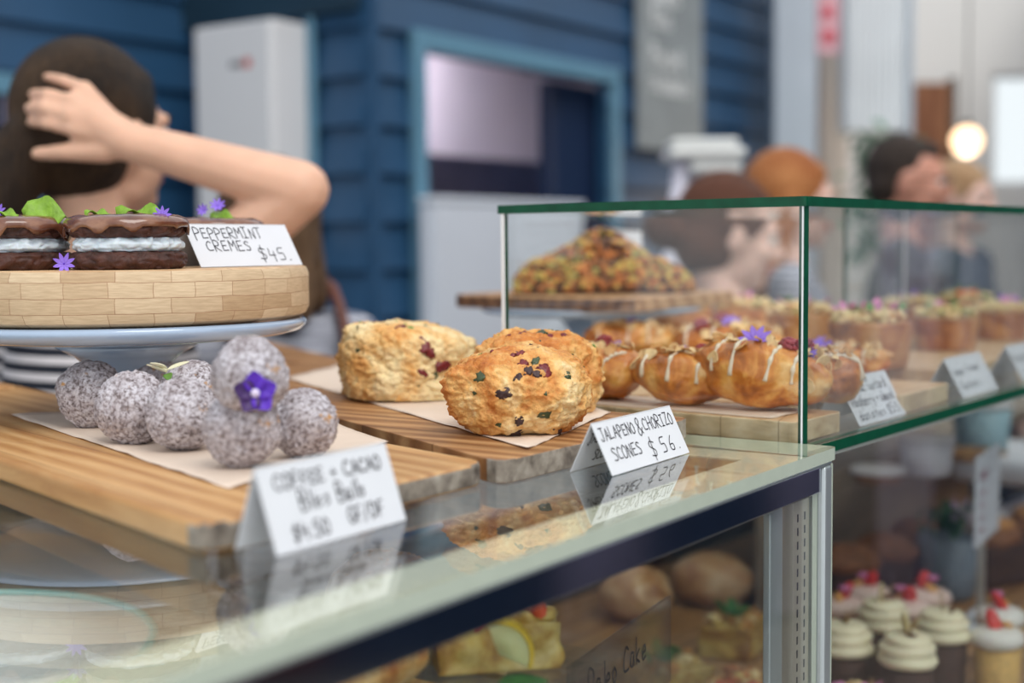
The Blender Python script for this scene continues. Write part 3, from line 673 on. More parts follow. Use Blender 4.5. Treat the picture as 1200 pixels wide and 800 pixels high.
balls = [(107, 462, 1.15, 'coconut bliss ball at the far end of the front row'), (156, 478, 1.14, 'coconut bliss ball second from the far end of the front row'),
         (215, 486, 1.10, 'coconut bliss ball third in the front row, behind the violet one'), (284, 503, 1.08, 'coconut bliss ball nearest the camera, below the violet flower'),
         (356, 496, 1.0, 'coconut bliss ball at the card end of the row'), ]
bc = []
for k, (x, y, s, lb) in enumerate(balls):
    r = .0232 * s; p = at(x, y, z=ZB + .0006 + r * .97); bc.append(p); bliss_ball(p, r, k + 1, lb)
p6 = at(293, 440, z=ZB + .061); bliss_ball(p6, .0243, 9, 'coconut bliss ball stacked on top, with the violet flower')
p7 = at(178, 447, z=ZB + .0285); bliss_ball(p7, .0225, 12, 'coconut bliss ball behind the row, beside the pale petals')
p8 = at(226, 458, z=ZB + .0330); bliss_ball(p8, .0235, 14, 'coconut bliss ball behind the row, topped by pale petals')
# petals and violet
PETAL_Y = plain('cream_petal', S(232, 226, 190), .6, .05, 60, sss=.1)
LEAF = plain('fresh_leaf', S(88, 128, 50), .55, .25, 90, bump=.2)
VIOLET = plain('violet_petal', S(84, 34, 178), .5, .25, 60)
VIO2 = plain('dark_violet_petal', S(58, 22, 92), .5, .2, 60)
LILAC = plain('lilac_petal', S(142, 108, 216), .5, .12, 60)
PINKP = plain('pink_petal', S(222, 140, 190), .5, .12, 60)
ORANGEP = plain('orange_petal', S(240, 96, 30), .5, .12, 60)
def petal(bm, M, l, w, cup=.15, n=8, tip=.5, wave=.0):
    """one curved petal blade along +x, thickness-free upper and lower skins"""
    rows = []
    for i in range(n + 1):
        t = i / n; ww = w * math.sin(PI * min(1, (t ** tip))) ** .7 * .5 if 0 < t < 1 else w * .04
        z = cup * l * t * t
        rows.append([M @ V((l * t, s * ww, z + abs(s) * ww * .35 + wave * l * math.sin(t * 9 + s * 2) * .1)) for s in (-1, -.5, 0, .5, 1)])
    th = M.to_3x3() @ V((0, 0, -.0005))
    A = [[bm.verts.new(p) for p in r] for r in rows]; B_ = [[bm.verts.new(p + th) for p in r] for r in rows]
    for i in range(n):
        for j in range(4):
            bm.faces.new((A[i][j], A[i + 1][j], A[i + 1][j + 1], A[i][j + 1])); bm.faces.new((B_[i][j], B_[i][j + 1], B_[i + 1][j + 1], B_[i + 1][j]))
        for j in (0, 4): bm.faces.new((A[i][j], B_[i][j], B_[i + 1][j], A[i + 1][j]))
    return bm
def RM(loc, rx=0, ry=0, rz=0, s=1): return Matrix.Translation(loc) @ Matrix.Rotation(rz, 4, 'Z') @ Matrix.Rotation(ry, 4, 'Y') @ Matrix.Rotation(rx, 4, 'X') @ Matrix.Scale(s, 4)
def flower(name, label, cat, p, mat, n, l, w, cup, face=None, centre=None, parent=None, group=None, rz=0, tip=.5, c_mat=None):
    """small flower head; face = direction it looks"""
    o = thing(name, label, cat, p, 0, group) if parent is None else None
    if parent is not None:
        o = bpy.data.objects.new(name, None); C.objects.link(o); o.parent = parent; o.location = p
    q = (V(face) if face else V((0, 0, 1))).to_track_quat('Z', 'Y').to_matrix().to_4x4()
    if parent is not None:      # a garnish of few pixels: one mesh
        bpy.data.objects.remove(o); bm = BM()
        for k in range(n): petal(bm, Matrix.Translation(p) @ q @ RM((0, 0, 0), 0, 0, rz + 2 * PI * k / n), l, w, cup, 5, tip)
        return mk(name, bm, mat, parent)
    for k in range(n):
        bm = BM(); petal(bm, q @ RM((0, 0, 0), 0, 0, rz + 2 * PI * k / n), l, w, cup, 6, tip); mk('petal', bm, mat if not isinstance(mat, list) else mat[k % len(mat)], o)
    mk('flower_centre', blob(w * .22, w * .22, w * .22, 2, M=q @ Matrix.Translation((0, 0, w * .1))), c_mat or plain('pollen', S(230, 200, 80), .7), o)
    return o
vp_ = at(299, 461, d=.838)
flower('viola_flower', 'deep violet viola flower tucked between two coconut balls', 'flower', vp_, [VIOLET, VIOLET, VIO2, VIO2, VIOLET], 5, .0135, .0135, .3, face=(.25, -1, .25), rz=.35, tip=.8, c_mat=plain('viola_white', S(220, 210, 235), .6))
pp = thing('petal_cluster', 'pale cream petals and a green sepal lying on the rear coconut balls', 'petals', at(196, 436, d=1.015))
for k, (a, l) in enumerate(((3.0, .017), (2.6, .014), (.1, .017), (3.5, .013))):
    bm = BM(); petal(bm, RM((0, 0, .001 * k), .3, -.25, a), l, .0075, .1, 7, .8); mk('petal', bm, PETAL_Y, pp)
bm = BM(); petal(bm, RM((0, 0, -.001), .3, .35, -1.2), .010, .007, -.1, 7, .8); mk('sepal', bm, LEAF, pp)
# ------------------------------------------------------------------ scones
def mat_scone(name, dark):
    t = NT(name); v = t.coord()
    a = t.noise(v, 17, 8, .68, .5); b = t.noise(v, 110, 5, .6); d = t.noise(v, 340, 3)
    s_ = .02 if dark else .13
    c = t.ramp(a, [(.30 - s_, S(160, 84, 34)), (.44 - s_, S(210, 134, 64)), (.55 - s_, S(234, 184, 114)), (.66 - s_, S(244, 222, 172)), (.9, S(246, 234, 200))])
    c = t.mix(.55, c, t.ramp(b, [(.34, (.62, .42, .25, 1)), (.52, (1, .96, .88, 1)), (.7, (1.0, 1.0, .96, 1))]), 'MULTIPLY')
    t.set(col=c, rough=.55, spec=.35, sss=.08)
    t.b.inputs['Subsurface Radius'].default_value = (.006, .003, .001)
    h = t.mix(.5, b, d); t.bump(h, 1.0, .004); return t.m
SC_L, SC_D = mat_scone('scone_crumb_light', False), mat_scone('scone_crumb_golden', True)
CHORIZO = plain('chorizo', S(112, 26, 30), .35, .35, 250, bump=.3)
JALAP = plain('jalapeno_skin', S(62, 74, 44), .35, .3, 200)
BURNT = plain('scorched_filling', S(58, 34, 34), .5, .3, 200)
HERB = plain('herb', S(96, 140, 52), .5, .2, 200)
def scone(p, rx, ry, rz_, yaw, seed, mat, label, flat, bits, boxy=.75, tilt=(0, 0), ntop=18):
    o = thing('scone', label, 'scone', p, yaw, 'jalapeno and chorizo scones'); off = V((seed * 5.3, seed * 2.1, seed))
    def shape(d):
        e = 2 / boxy
        k = (abs(d.x) ** 2.3 + abs(d.y) ** 2.3) ** (1 / 2.3)
        R_ = (k ** flat + abs(d.z) ** flat) ** (-1 / flat)      # squarish vertical section
        n1 = .10 * noise.noise(d * 1.6 + off) + .07 * noise.noise(d * 3.4 + off) + .075 * abs(noise.noise(d * 6 + off)) + .040 * noise.noise(d * 13 + off) + .026 * noise.noise(d * 29 + off) + .013 * noise.noise(d * 60 + off)
        return R_ * (1 + n1)
    t = blob(rx, ry, rz_, 6, shape)
    for v_ in t.verts:
        if v_.co.z < -rz_ * .8: v_.co.z = -rz_ * .8 + (v_.co.z + rz_ * .8) * .06
        v_.co.z += v_.co.x * tilt[0] * (v_.co.z / rz_ * .5 + .5) + v_.co.y * tilt[1] * (v_.co.z / rz_ * .5 + .5)
    zmin = min(v_.co.z for v_ in t.verts)
    for v_ in t.verts: v_.co.z -= zmin
    from mathutils.bvhtree import BVHTree
    bv = BVHTree.FromBMesh(t)
    body = mk('scone_body', t, mat, o)
    r2 = random.Random(seed); inv = Matrix.Rotation(-yaw, 3, 'Z')
    def stick(d, s, mt, nm, el=1.0, hard=True):
        # d in world directions relative to the scone centre
        dl = (inv @ V(d)).normalized(); o0 = V((0, 0, rz_ * .8)); hit = bv.ray_cast(o0 + dl * .2, -dl)
        if hit[0] is None: return
        q = hit[1].to_track_quat('Z', 'Y').to_matrix().to_4x4(); sd = r2.random() * 40
        fnn = lambda u: 1 + .55 * noise.noise(u * 1.6 + V((sd, 0, 0))) + .30 * noise.noise(u * 4 + V((sd, 0, 0)))
        bm = blob(s * el, s, s * .5, 3, fnn, M=Matrix.Translation(hit[0] - hit[1] * s * .22) @ q @ Matrix.Rotation(r2.random() * 3, 4, 'Z'))
        mk(nm, bm, mt, o)
    for (dx, dz, s, kind, el) in bits:     # dx across the view, dz up; facing the customer
        mt, nm = {'c': (CHORIZO, 'chorizo_piece'), 'j': (JALAP, 'jalapeno_piece'), 'b': (BURNT, 'chorizo_piece'), 'h': (HERB, 'herb_fleck')}[kind]
        stick((dx, -math.sqrt(max(.02, 1 - dx * dx - dz * dz * .9)), dz), s, mt, nm, el)
    for k in range(ntop):
        a = r2.uniform(0, 2 * PI); kk = r2.choice('cbjhh'); mt, nm = {'c': (CHORIZO, 'chorizo_piece'), 'j': (JALAP, 'jalapeno_piece'), 'b': (BURNT, 'chorizo_piece'), 'h': (HERB, 'herb_fleck')}[kk]
        stick((math.cos(a) * r2.uniform(.2, 1), math.sin(a) * r2.uniform(.1, 1), r2.uniform(.35, 1.1)), r2.uniform(.0008, .0020), mt, nm, r2.uniform(1, 2))
    return o
s1 = at(480, 470, z=ZB + .001); s1.y += .058; s1.x -= .004
p = at(480, 464, z=ZB + .0012)
scone(V((p.x, p.y, ZB + .0012)),   .060, .052, .0365, .3, 3, SC_L, 'pale cylindrical scone with a flat top flecked with chorizo and herbs', 4.2,
      [(.32, .40, .0058, 'c', 1.7), (.42, .30, .0045, 'c', 1.5), (.62, .05, .0055, 'c', 1.5), (.30, -.05, .0030, 'c', 1.6), (.22, -.28, .0025, 'j', 1.4), (-.7, .3, .0022, 'j', 1.2), (.52, -.1, .0026, 'j', 1.2), (-.1, .75, .003, 'c', 1.6), (.1, .8, .0026, 'h', 1.6)], tilt=(-.10, .05))
p = at(607, 503, z=ZB + .0012)
scone(V((p.x, p.y, ZB + .0012)), .0540, .050, .0355, -.25, 7, SC_D, 'golden domed scone at the front, studded with dark chorizo and jalapeno', 2.2,
      [(-.55, .32, .0052, 'j', 1.1), (-.20, .10, .0050, 'b', 1.1), (.02, .32, .0036, 'b', 1), (.10, .58, .0042, 'c', 1.2), (.17, .42, .0034, 'b', 1.3), (.28, .36, .0034, 'b', 1.1), (.42, .44, .0048, 'c', 1.3), (.32, .62, .003, 'j', 1.6),
       (-.28, -.42, .0040, 'j', 1.1), (.02, -.32, .0032, 'b', 1.2), (.42, -.22, .0042, 'j', 1.5), (.38, .08, .0018, 'j', 1), (-.10, -.62, .0044, 'b', 1.6), (.6, -.55, .0038, 'b', 1.6), (-.62, .1, .002, 'j', 1), (.7, .3, .0028, 'j', 1.2), (.05, .80, .0034, 'c', 1.1)], tilt=(0, .03), ntop=10)
p = at(630, 482, z=ZB + .0012)
scone(V((p.x, p.y, ZB + .0012)), .053, .048, .0372, .6, 12, SC_D, 'golden scone half hidden behind the front one', 2.9,
      [(.62, .35, .0034, 'j', 1.4), (.3, .9, .0036, 'c', 1.3), (.1, .95, .004, 'j', 1.4), (.5, .8, .003, 'c', 1.2), (-.3, .9, .0036, 'c', 1.3), (.45, .95, .0022, 'j', 1.2), (.8, .2, .002, 'j', 1)], tilt=(.04, .02), ntop=20)
# dropped crumb
cr_ = at(502, 582, z=TOP); tag(mk('crumb', blob(.0024, .002, .0016, 3, lambda d: 1 + .4 * noise.noise(d * 2)), CHORIZO, None, loc=(cr_.x, cr_.y, TOP + .0014)), 'tiny red chorizo crumb lying on the glass counter', 'crumb')
# ------------------------------------------------------------------ cake stand with chocolate cremes
SP = V((at(148, 350, d=1.18).x, 1.18, 0))
cs = thing('cake_stand', 'pale blue ceramic cake stand carrying the round block board', 'cake stand', (SP.x, SP.y, TOP))
ZF = ZB - TOP + .0005
mk('pedestal', lathe([(.0, ZF), (.040, ZF), (.043, ZF + .003), (.040, ZF + .008), (.031, ZF + .016), (.028, ZF + .026), (.032, .056), (.046, .068), (.063, .0775), (.0, .0775)], 64), GLAZE_BLUE, cs)
mk('plate', lathe([(.0, .0778), (.062, .0778), (.10, .081), (.135, .0845), (.148, .088), (.1525, .0925), (.153, .0955), (.151, .098), (.146, .0985), (.140, .096), (.0, .094)], 128), GLAZE_BLUE, cs)
BR, BZ0, BZ1 = .1555, TOP + .0992, 1.3825
bm = BM(); seg = 160; prof = [(BR - .010, 0), (BR - .003, .003), (BR, .009), (BR, BZ1 - BZ0 - .006), (BR - .002, BZ1 - BZ0 - .001), (BR - .005, BZ1 - BZ0)]
lathe(prof, seg, bm, mi=[0, 0, 0, 0, 1, 1, 1]); uvl = bm.loops.layers.uv.new('UVMap')
for f in bm.faces:
    if len(f.verts) > 8: f.material_index = 1 if f.calc_center_median().z > .01 else 0
    aa = [math.atan2(l.vert.co.y, l.vert.co.x) for l in f.loops]
    if max(aa) - min(aa) > PI: aa = [a + 2 * PI if a < 0 else a for a in aa]
    for l, a in zip(f.loops, aa): l[uvl].uv = (a * BR, l.vert.co.z)
o = mk('round_board', bm, [BLOCKS, PALEWOOD], None, loc=(SP.x, SP.y, BZ0)); sharp(o, 40)
tag(o, 'thick round board of glued wooden blocks on the blue cake stand', 'board')
CHOC = plain('chocolate_cookie', S(72, 38, 28), .6, .45, 90, bump=.8)
def mat_glaze():
    t = NT('chocolate_glaze'); v = t.coord((1, 1, 2)); f = t.noise(v, 30, 4)
    t.set(col=t.ramp(f, [(.3, S(64, 32, 24)), (.5, S(112, 66, 46)), (.75, S(168, 122, 92))]), rough=.22, coat=.7, coatr=.1); t.bump(f, .4, .004); return t.m
GLZ = mat_glaze(); CREME = plain('white_creme', S(222, 230, 238), .5, .05, 60, bump=.35, sss=.1)
MINT = plain('mint_leaf', S(128, 168, 48), .5, .22, 120, bump=.5)
def creme(p, r, seed, label, hf=1.0):
    o = thing('creme_sandwich', label, 'biscuit', p, 0, 'peppermint cremes on the round board'); off = V((seed * 3.3, 0, 0))
    def dense(pr, k=3):
        out = []
        for (r0, z0), (r1, z1) in zip(pr, pr[1:]):
            for j in range(k): out.append((r0 + (r1 - r0) * j / k, z0 + (z1 - z0) * j / k))
        return out + [pr[-1]]
    def cook(pr, s_):
        bm = lathe(dense(pr, 4), 150); 
        for v_ in bm.verts:
            d_ = V((v_.co.x, v_.co.y, 0)); 
            if d_.length < r * .5: continue
            q_ = v_.co * 1.0 + off + V((0, 0, s_)); a_ = .0022 * noise.noise(q_ * 90) + .0016 * noise.noise(q_ * 220) - .0022 * max(0, .25 - abs(noise.noise(q_ * 130))) / .25 + .0015 * noise.noise(q_ * 30)
            v_.co += d_.normalized() * a_; v_.co.z += .0006 * noise.noise(q_ * 150)
        return bm
    w = lambda amp, f: (lambda a, i: 1 + amp * noise.noise(V((math.cos(a) * f, math.sin(a) * f, i * .35)) + off) + amp * .5 * noise.noise(V((math.cos(a) * f * 4, math.sin(a) * f * 4, i * .8)) + off))
    h1, h2, h3, h4 = .0135, .0245, .0365, .0415
    mk('cookie', cook([(0, 0), (r * .90, 0), (r * .97, .003), (r, .007), (r * .98, .011), (r * .9, h1), (0, h1)], 0), CHOC, o)
    mk('creme_filling', cook([(0, h1 + .0002), (r * .82, h1 + .0002), (r * .92, h1 + .003), (r * .93, h1 + .006), (r * .86, h2 - .0002), (0, h2 - .0002)], 7), CREME, o)
    mk('cookie', cook([(0, h2), (r * .88, h2), (r * .98, h2 + .003), (r, h2 + .008), (r * .96, h3), (0, h3)], 3), CHOC, o)
    # glaze with drips over the rim
    bm = BM(); seg = 96
    dr = [max(0, noise.noise(V((math.cos(2 * PI * k / seg) * 2.2, math.sin(2 * PI * k / seg) * 2.2, 5)) + off)) for k in range(seg)]
    prof = [(.0, 0), (.4, .02), (.75, -.02), (.93, -.12)]; rings = []
    for i in range(7):
        ring = []
        for k in range(seg):
            a = 2 * PI * k / seg; ww = 1 + .05 * noise.noise(V((math.cos(a) * 1.4, math.sin(a) * 1.4, 1)) + off)
            if i < 3: rr, zz = (.25, .6, .85)[i], h4 + (.0010, .0012, .0004)[i] + .0012 * noise.noise(V((math.cos(a) * (i + 1), math.sin(a) * (i + 1), 3)) + off)
            else:
                drop = .0075 + .026 * dr[k]; t = (i - 3) / 3; rr = (.965, 1.03, 1.045, 1.03)[i - 3]; zz = h4 - .0015 - drop * t
            ring.append(bm.verts.new((rr * r * ww * math.cos(a), rr * r * ww * math.sin(a), zz)))
        rings.append(ring)
    c = bm.verts.new((0, 0, h4 + .001))
    for k in range(seg): bm.faces.new((c, rings[0][k], rings[0][(k + 1) % seg]))
    for i in range(6):
        for k in range(seg): bm.faces.new((rings[i][k], rings[i + 1][k], rings[i + 1][(k + 1) % seg], rings[i][(k + 1) % seg]))
    g = mk('chocolate_glaze', bm, GLZ, o); s = g.modifiers.new('thickness', 'SOLIDIFY'); s.thickness = .0022; s.offset = -1
    return o
def mint(parent, p, l, w, rz, ry, rx=0):
    bm = BM(); petal(bm, RM(p, rx, ry, rz), l, w, -.15, 10, .75, 1.2); return mk('mint_leaf', bm, MINT, parent)
zc = BZ1 + .0003
cl = [(16, 1.095, .047, 'chocolate peppermint creme at the picture edge with an upright mint leaf'), (150, 1.085, .046, 'chocolate peppermint creme beside the card, with white filling showing'), (254, 1.255, .042, 'chocolate peppermint creme half hidden behind its tent card'), (75, 1.20, .044, 'chocolate peppermint creme behind the front two'), (-62, 1.19, .046, 'chocolate peppermint creme beyond the picture edge')]
cs_ = []
for k, (x, d, r, lb) in enumerate(cl[:3]):
    q = at(x, 300, d=d); cs_.append(creme(V((q.x, d, zc)), r, k + 2, lb))
E4 = .0425
def pixloc(o, px, py, d): return at(px, py, d=d) - V(o.location)
# leaves
def leaf_at(o, x0, y0, x1, w, d, rx, ry=0):
    a, b = pixloc(o, x0, y0, d), pixloc(o, x1, y0, d); mint(o, V((a.x, a.y, E4 + .0008)), b.x - a.x, w, 0, ry, rx)
leaf_at(cs_[0], 27, 257, 76, .030, 1.075, .95)
leaf_at(cs_[0], -8, 257, 22, .014, 1.06, .3)
leaf_at(cs_[1], 99, 257, 131, .012, 1.07, .25)
leaf_at(cs_[1], 136, 256, 200, .020, 1.075, .42)
leaf_at(cs_[2], 246, 250, 275, .016, 1.235, .6)
def corn(label, x, y, d, l=.0065, mat=LILAC, face=(0, -.5, 1), n=8):
    return flower('cornflower', label, 'flower', at(x, y, d=d), mat, n, l, l * .38, .35, face=face, tip=.9, rz=x, c_mat=VIOLET)
corn('purple flower on the middle peppermint creme next to its mint leaf', 190, 252, 1.065, .0072, face=(.3, -1, .5))
corn('purple flower on the rear peppermint creme, nearer its edge', 238, 246, 1.225, .006, face=(-.3, -1, .3))
corn('purple flower on the rear peppermint creme, above its mint leaf', 255, 241, 1.235, .0075, face=(.1, -.8, .6))
corn('purple flower at the picture edge on a peppermint creme', -2, 248, 1.075, .0065, face=(0, -1, .5))
corn('purple flower lying on the round board in front of the cremes', 75, 309, 1.045, .0085, face=(.3, -1, .35))
# its card
tent_card(at(236, 313, z=BZ1 + .0006), at(236, 313, z=BZ1 + .0006) + R1 * .1185, .0355, .040, 'white tent card reading PEPPERMINT CREMES $45 on the round board',
          [('PEPPERMINT', .06, .66, .24, .66), ('CREMES', .13, .36, .23, .42), ('$45.', .60, .12, .30, .32)], wid=.0009, seed=3, lean=-.02)
# bliss and scone cards
b0, b1 = at(325, 652, z=TOP + .0006), at(476, 609, z=TOP + .0006)
tent_card(b0, b1, .0445, .030, 'white tent card reading Coffee + Cacao Bliss Balls below the coconut balls',
          [('COFFEE + CACAO', .10, .70, .17, .82), ('Bliss Balls', .24, .42, .22, .50), ('$4.50', .14, .10, .19, .28), ('GF/DF', .56, .14, .19, .30)], wid=.0011, seed=5)
b0, b1 = at(718, 557.5, z=TOP + .0006), at(808, 530, z=TOP + .0006)
tent_card(b0, b1, .0350, .034, 'white tent card reading Jalapeno & Chorizo Scones beside the acacia board',
          [('JALAPENO', .04, .64, .23, .44), ('&', .48, .58, .34, .08), ('CHORIZO', .57, .64, .24, .40), ('SCONES', .09, .24, .23, .34), ('$', .53, .10, .36, .1), ('56.', .68, .14, .30, .26)], wid=.00085, seed=8,
          back=[('JALAPENO', .05, .55, .22), ('SCONES', .2, .15, .22)])
# cards in the glass case
def ccard(px, py, px2, py2, h, lb, lines, sd, spread=.044):
    return tent_card(at(px, py, z=SLAB + .0006), at(px2, py2, z=SLAB + .0006), h, spread, lb, lines, wid=.0009, seed=sd)
def casecard(u, w, h, lb, lines, sd): return tent_card(f2(u, .0135, SLAB + .0006), f2(u + w, .0135, SLAB + .0006), h, .0, lb, lines, wid=.0009, seed=sd)
def case_card(x0, x1, h, lb, lines, sd, v=.0145):
    def uo(px):      # where the pixel column meets the line v in the case frame
        a, b = f2(0, v), f2(1.5, v); r = at(px, 480, z=1.0) ; s = r.x / r.y; return (a.x - s * a.y) / (s * (b.y - a.y) - (b.x - a.x)) * 1.5
    u0, u1 = uo(x0), uo(x1)
    return tent_card(f2(u0, v, SLAB + .0006), f2(u1, v, SLAB + .0006), h, .044, lb, lines, wid=.0009, seed=sd)
case_card(1008, 1062, .0410, 'white tent card reading Coconut Custard inside the glass case', [('Coconut Custard', .05, .66, .24, .86), ('raspberry + almond', .05, .38, .22, .88), ('danishes $5.5', .08, .10, .20, .84)], 2)
case_card(1129, 1170, .0400, 'white tent card reading Lemon Coconut, second in the glass case', [('Lemon', .08, .55, .2), ('Coconut', .45, .6, .18), ('Curd tarts', .1, .2, .2)], 6)
case_card(1199, 1230, .0400, 'third white tent card in the glass case, cut by the picture edge', [('Pistachio', .08, .55, .2), ('tart', .2, .2, .2)], 7)
# ------------------------------------------------------------------ almond danishes
def mat_pastry(name, base):
    t = NT(name); v = t.coord(); a = t.noise(v, 22, 5, .6, .8); b = t.noise(v, 120, 4)
    t.set(col=t.mix(.35, t.ramp(a, [(.34, S(*base[0])), (.46, S(*base[1])), (.56, S(*base[2])), (.72, S(*base[3]))]), t.ramp(b, [(.3, (.55, .38, .22, 1)), (.6, (1, 1, 1, 1))]), 'MULTIPLY'), rough=.38, coat=.25, coatr=.3, sss=.05)
    t.b.inputs['Subsurface Radius'].default_value = (.005, .003, .001)
    t.bump(t.mix(.5, a, b), .45, .002); return t.m
PASTRY = mat_pastry('glazed_pastry', [(142, 70, 22), (204, 120, 44), (232, 168, 86), (246, 214, 158)])
CRUST = mat_pastry('tart_crust', [(128, 70, 30), (184, 112, 52), (208, 142, 78), (226, 176, 118)])
ICING = plain('white_icing', S(236, 214, 190), .25, .04, 60, coat=.4, sss=.1)
FLAKE = plain('almond_flake', S(236, 202, 150), .5, .18, 150)
FLAKE2 = plain('toasted_almond', S(206, 152, 92), .5, .2, 150)
def mat_rasp():
    t = NT('raspberry'); v = t.coord(); t.set(col=t.ramp(t.noise(v, 200), [(.3, S(120, 20, 36)), (.7, S(176, 44, 64))]), rough=.4, sss=.15); return t.m
RASP = mat_rasp()
def raspberry(name, M, s, parent):
    bm = BM(); r = random.Random(int(s * 1e6) + len(bpy.data.objects))
    for i in range(6):
        z = -.7 + i * .3; n = max(1, int(9 * math.sqrt(max(0, 1 - z * z))))
        for k in range(n):
            a = 2 * PI * (k + .5 * (i % 2)) / n; q = math.sqrt(max(0, 1 - z * z)) * .72
            blob(s * .30, s * .30, s * .30, 2, None, bm, M @ Matrix.Translation((q * s * math.cos(a), q * s * math.sin(a), z * s * .85)))
    blob(s * .75, s * .75, s * .8, 2, None, bm, M)
    return mk(name, bm, RASP, parent)
def flake(parent, M, s, mt, name='almond_flake'):
    r = random.random(); bm = BM(); n = 10; a = [bm.verts.new(M @ V((s * math.cos(2 * PI * k / n), s * .66 * math.sin(2 * PI * k / n) * (1 + .25 * math.cos(2 * PI * k / n)), .0009 * math.cos(4 * PI * k / n)))) for k in range(n)]
    b = [bm.verts.new(v_.co + (M.to_3x3() @ V((0, 0, .0009)))) for v_ in a]
    bm.faces.new(a[::-1]); bm.faces.new(b)
    for k in range(n): bm.faces.new((a[k], a[(k + 1) % n], b[(k + 1) % n], b[k]))
    return mk(name, bm, mt, parent, False)
from mathutils.bvhtree import BVHTree
def danish(p, ln, w, h, yaw, seed, label, nfl=22, rasps=(), drz=4, pitch=0, flowers=()):
    """plump folded pastry, long axis local x, almond flakes and icing on top"""
    o = thing('almond_danish', label, 'pastry', p, yaw, 'almond danishes in the glass case'); o.rotation_euler = (0, pitch, yaw); o.location.z += math.sin(abs(pitch)) * ln * .22
    off = V((seed * 7.7, seed, 0)); r = random.Random(seed)
    def shape(d):
        k = 1.0
        fold = .05 * math.sin(d.x * 4.2 + 2.2 * d.y + seed) * (1 - abs(d.x)) + .025 * math.cos(d.x * 9 - 3 * d.z + seed)
        dent = -.30 * max(0, d.z) ** 3 * math.exp(-(d.y * 2.6) ** 2) * (1 - d.x * d.x)
        return k * (1 + fold + dent + .10 * noise.noise(d * 2 + off) + .03 * noise.noise(d * 9 + off))
    t = blob(ln / 2, w / 2, h / 2, 5, shape)
    for v_ in t.verts:
        v_.co.z = max(v_.co.z, -h * .46); v_.co.y += .10 * w * math.sin(v_.co.x / ln * 5)
    zm = min(v_.co.z for v_ in t.verts)
    for v_ in t.verts: v_.co.z -= zm
    bv = BVHTree.FromBMesh(t); mk('pastry_body', t, PASTRY, o)
    def drop(x, y):
        hit = bv.ray_cast(V((x * ln / 2, y * w / 2, h * 2)), V((0, 0, -1))); return hit[0], hit[1]
    for k in range(int(nfl * 1.7)):
        q, nn = drop(r.uniform(-.9, .9), r.gauss(0, .42))
        if q is None: continue
        M = Matrix.Translation(q + nn * .0018) @ nn.to_track_quat('Z', 'Y').to_matrix().to_4x4() @ Matrix.Rotation(r.uniform(-.8, .8), 4, 'X') @ Matrix.Rotation(r.uniform(-.7, .7), 4, 'Y') @ Matrix.Rotation(r.uniform(0, 6), 4, 'Z')
        flake(o, M, r.uniform(.0048, .0092), r.choice((FLAKE, FLAKE, FLAKE2)))
    for k in range(drz):
        x = -.7 + 1.4 * (k + r.uniform(-.2, .2)) / max(1, drz - 1); pts = []
        y0, y1 = (-1.02, r.uniform(.2, .8))
        for j in range(14):
            y = y0 + (y1 - y0) * j / 13; a = math.asin(max(-1, min(1, y)))
            dirv = V((x * .75 + .12 * math.sin(j * .6 + k), math.sin(a), math.cos(a) * 1.0)).normalized()
            hit = bv.ray_cast(V((x * ln * .42, 0, h * .42)) + V((0, dirv.y * w * 2, dirv.z * h * 2)), -V((0, dirv.y * w * 2, dirv.z * h * 2)).normalized())
            if hit[0] is not None: pts.append(hit[0] + hit[1] * .0004)
        if len(pts) > 3:
            bm = tube(BM(), smoothpath(pts, 3), [.0017 + .0006 * math.sin(i * .9 + k) for i in range((len(pts) - 1) * 3 + 1)], 8); mk('icing_drizzle', bm, ICING, o)
    for (x, y, s) in rasps:
        q, nn = drop(x, y)
        if q: raspberry('raspberry', Matrix.Translation(q + nn * s * .5) @ Matrix.Rotation(r.uniform(-.6, .6), 4, 'X') @ Matrix.Rotation(1.2, 4, 'Y'), s, o)
    for (x, y, s) in flowers:
        q, nn = drop(x, y)
        if q:
            bm = BM()
            for k in range(9): petal(bm, Matrix.Translation(q + V((0, 0, .002))) @ V((.1, -.6, .8)).to_track_quat('Z', 'Y').to_matrix().to_4x4() @ Matrix.Rotation(2 * PI * k / 9, 4, 'Z'), s, s * .42, .25, 4, .9)
            mk('cornflower', bm, LILAC, o)
    return o
yL = math.atan2(-L2.y, -L2.x)      # along the end pane, towards the customer side
def on(px, py, z): return at(px, py, z=z)
def dan(px, py, ln, w, h, yaw, seed, lb, zb_=ZC + .0012, **k):
    q = on(px, py, zb_ + h * .45); return danish(V((q.x, q.y, zb_)), ln, w, h, yaw, seed, lb, **k)
dan(800, 443, .090, .056, .052, yL + .05, 21, 'almond danish in the middle of the front row with two purple flowers', rasps=((.15, .55, .0068),), flowers=((-.75, .2, .007), (-.25, .5, .008)), nfl=18, drz=3, pitch=.07)
dan(890, 441, .122, .062, .062, yL + .0, 22, 'almond danish at the case corner with leaf, purple flower and raspberries', rasps=((.28, .1, .0085), (.45, .35, .0085)), flowers=((-.12, -.25, .0150), (.62, .2, .007)), nfl=26, drz=4, pitch=.13)
dan(707, 435, .080, .060, .056, yL - .5, 23, 'almond danish beside the scones with a raspberry on top', rasps=((-.1, .1, .0085),), flowers=((.2, .3, .007),), nfl=16, drz=3)
dan(736, 399, .115, .062, .050, yL + .35, 24, 'almond danish at the back beneath the walnut board stand', rasps=(), flowers=((.05, .3, .008),), nfl=24, drz=3)
dan(852, 404, .130, .066, .058, yL + .3, 25, 'large flaky almond danish behind the front row with one raspberry', rasps=((-.1, .2, .0098), (-.35, -.75, .009)), flowers=((.1, -.25, .0125),), nfl=40, drz=4)
dan(974, 440, .080, .056, .052, yL + 1.9, 26, 'round icing-striped almond danish just beyond the case corner edge', nfl=12, drz=4)
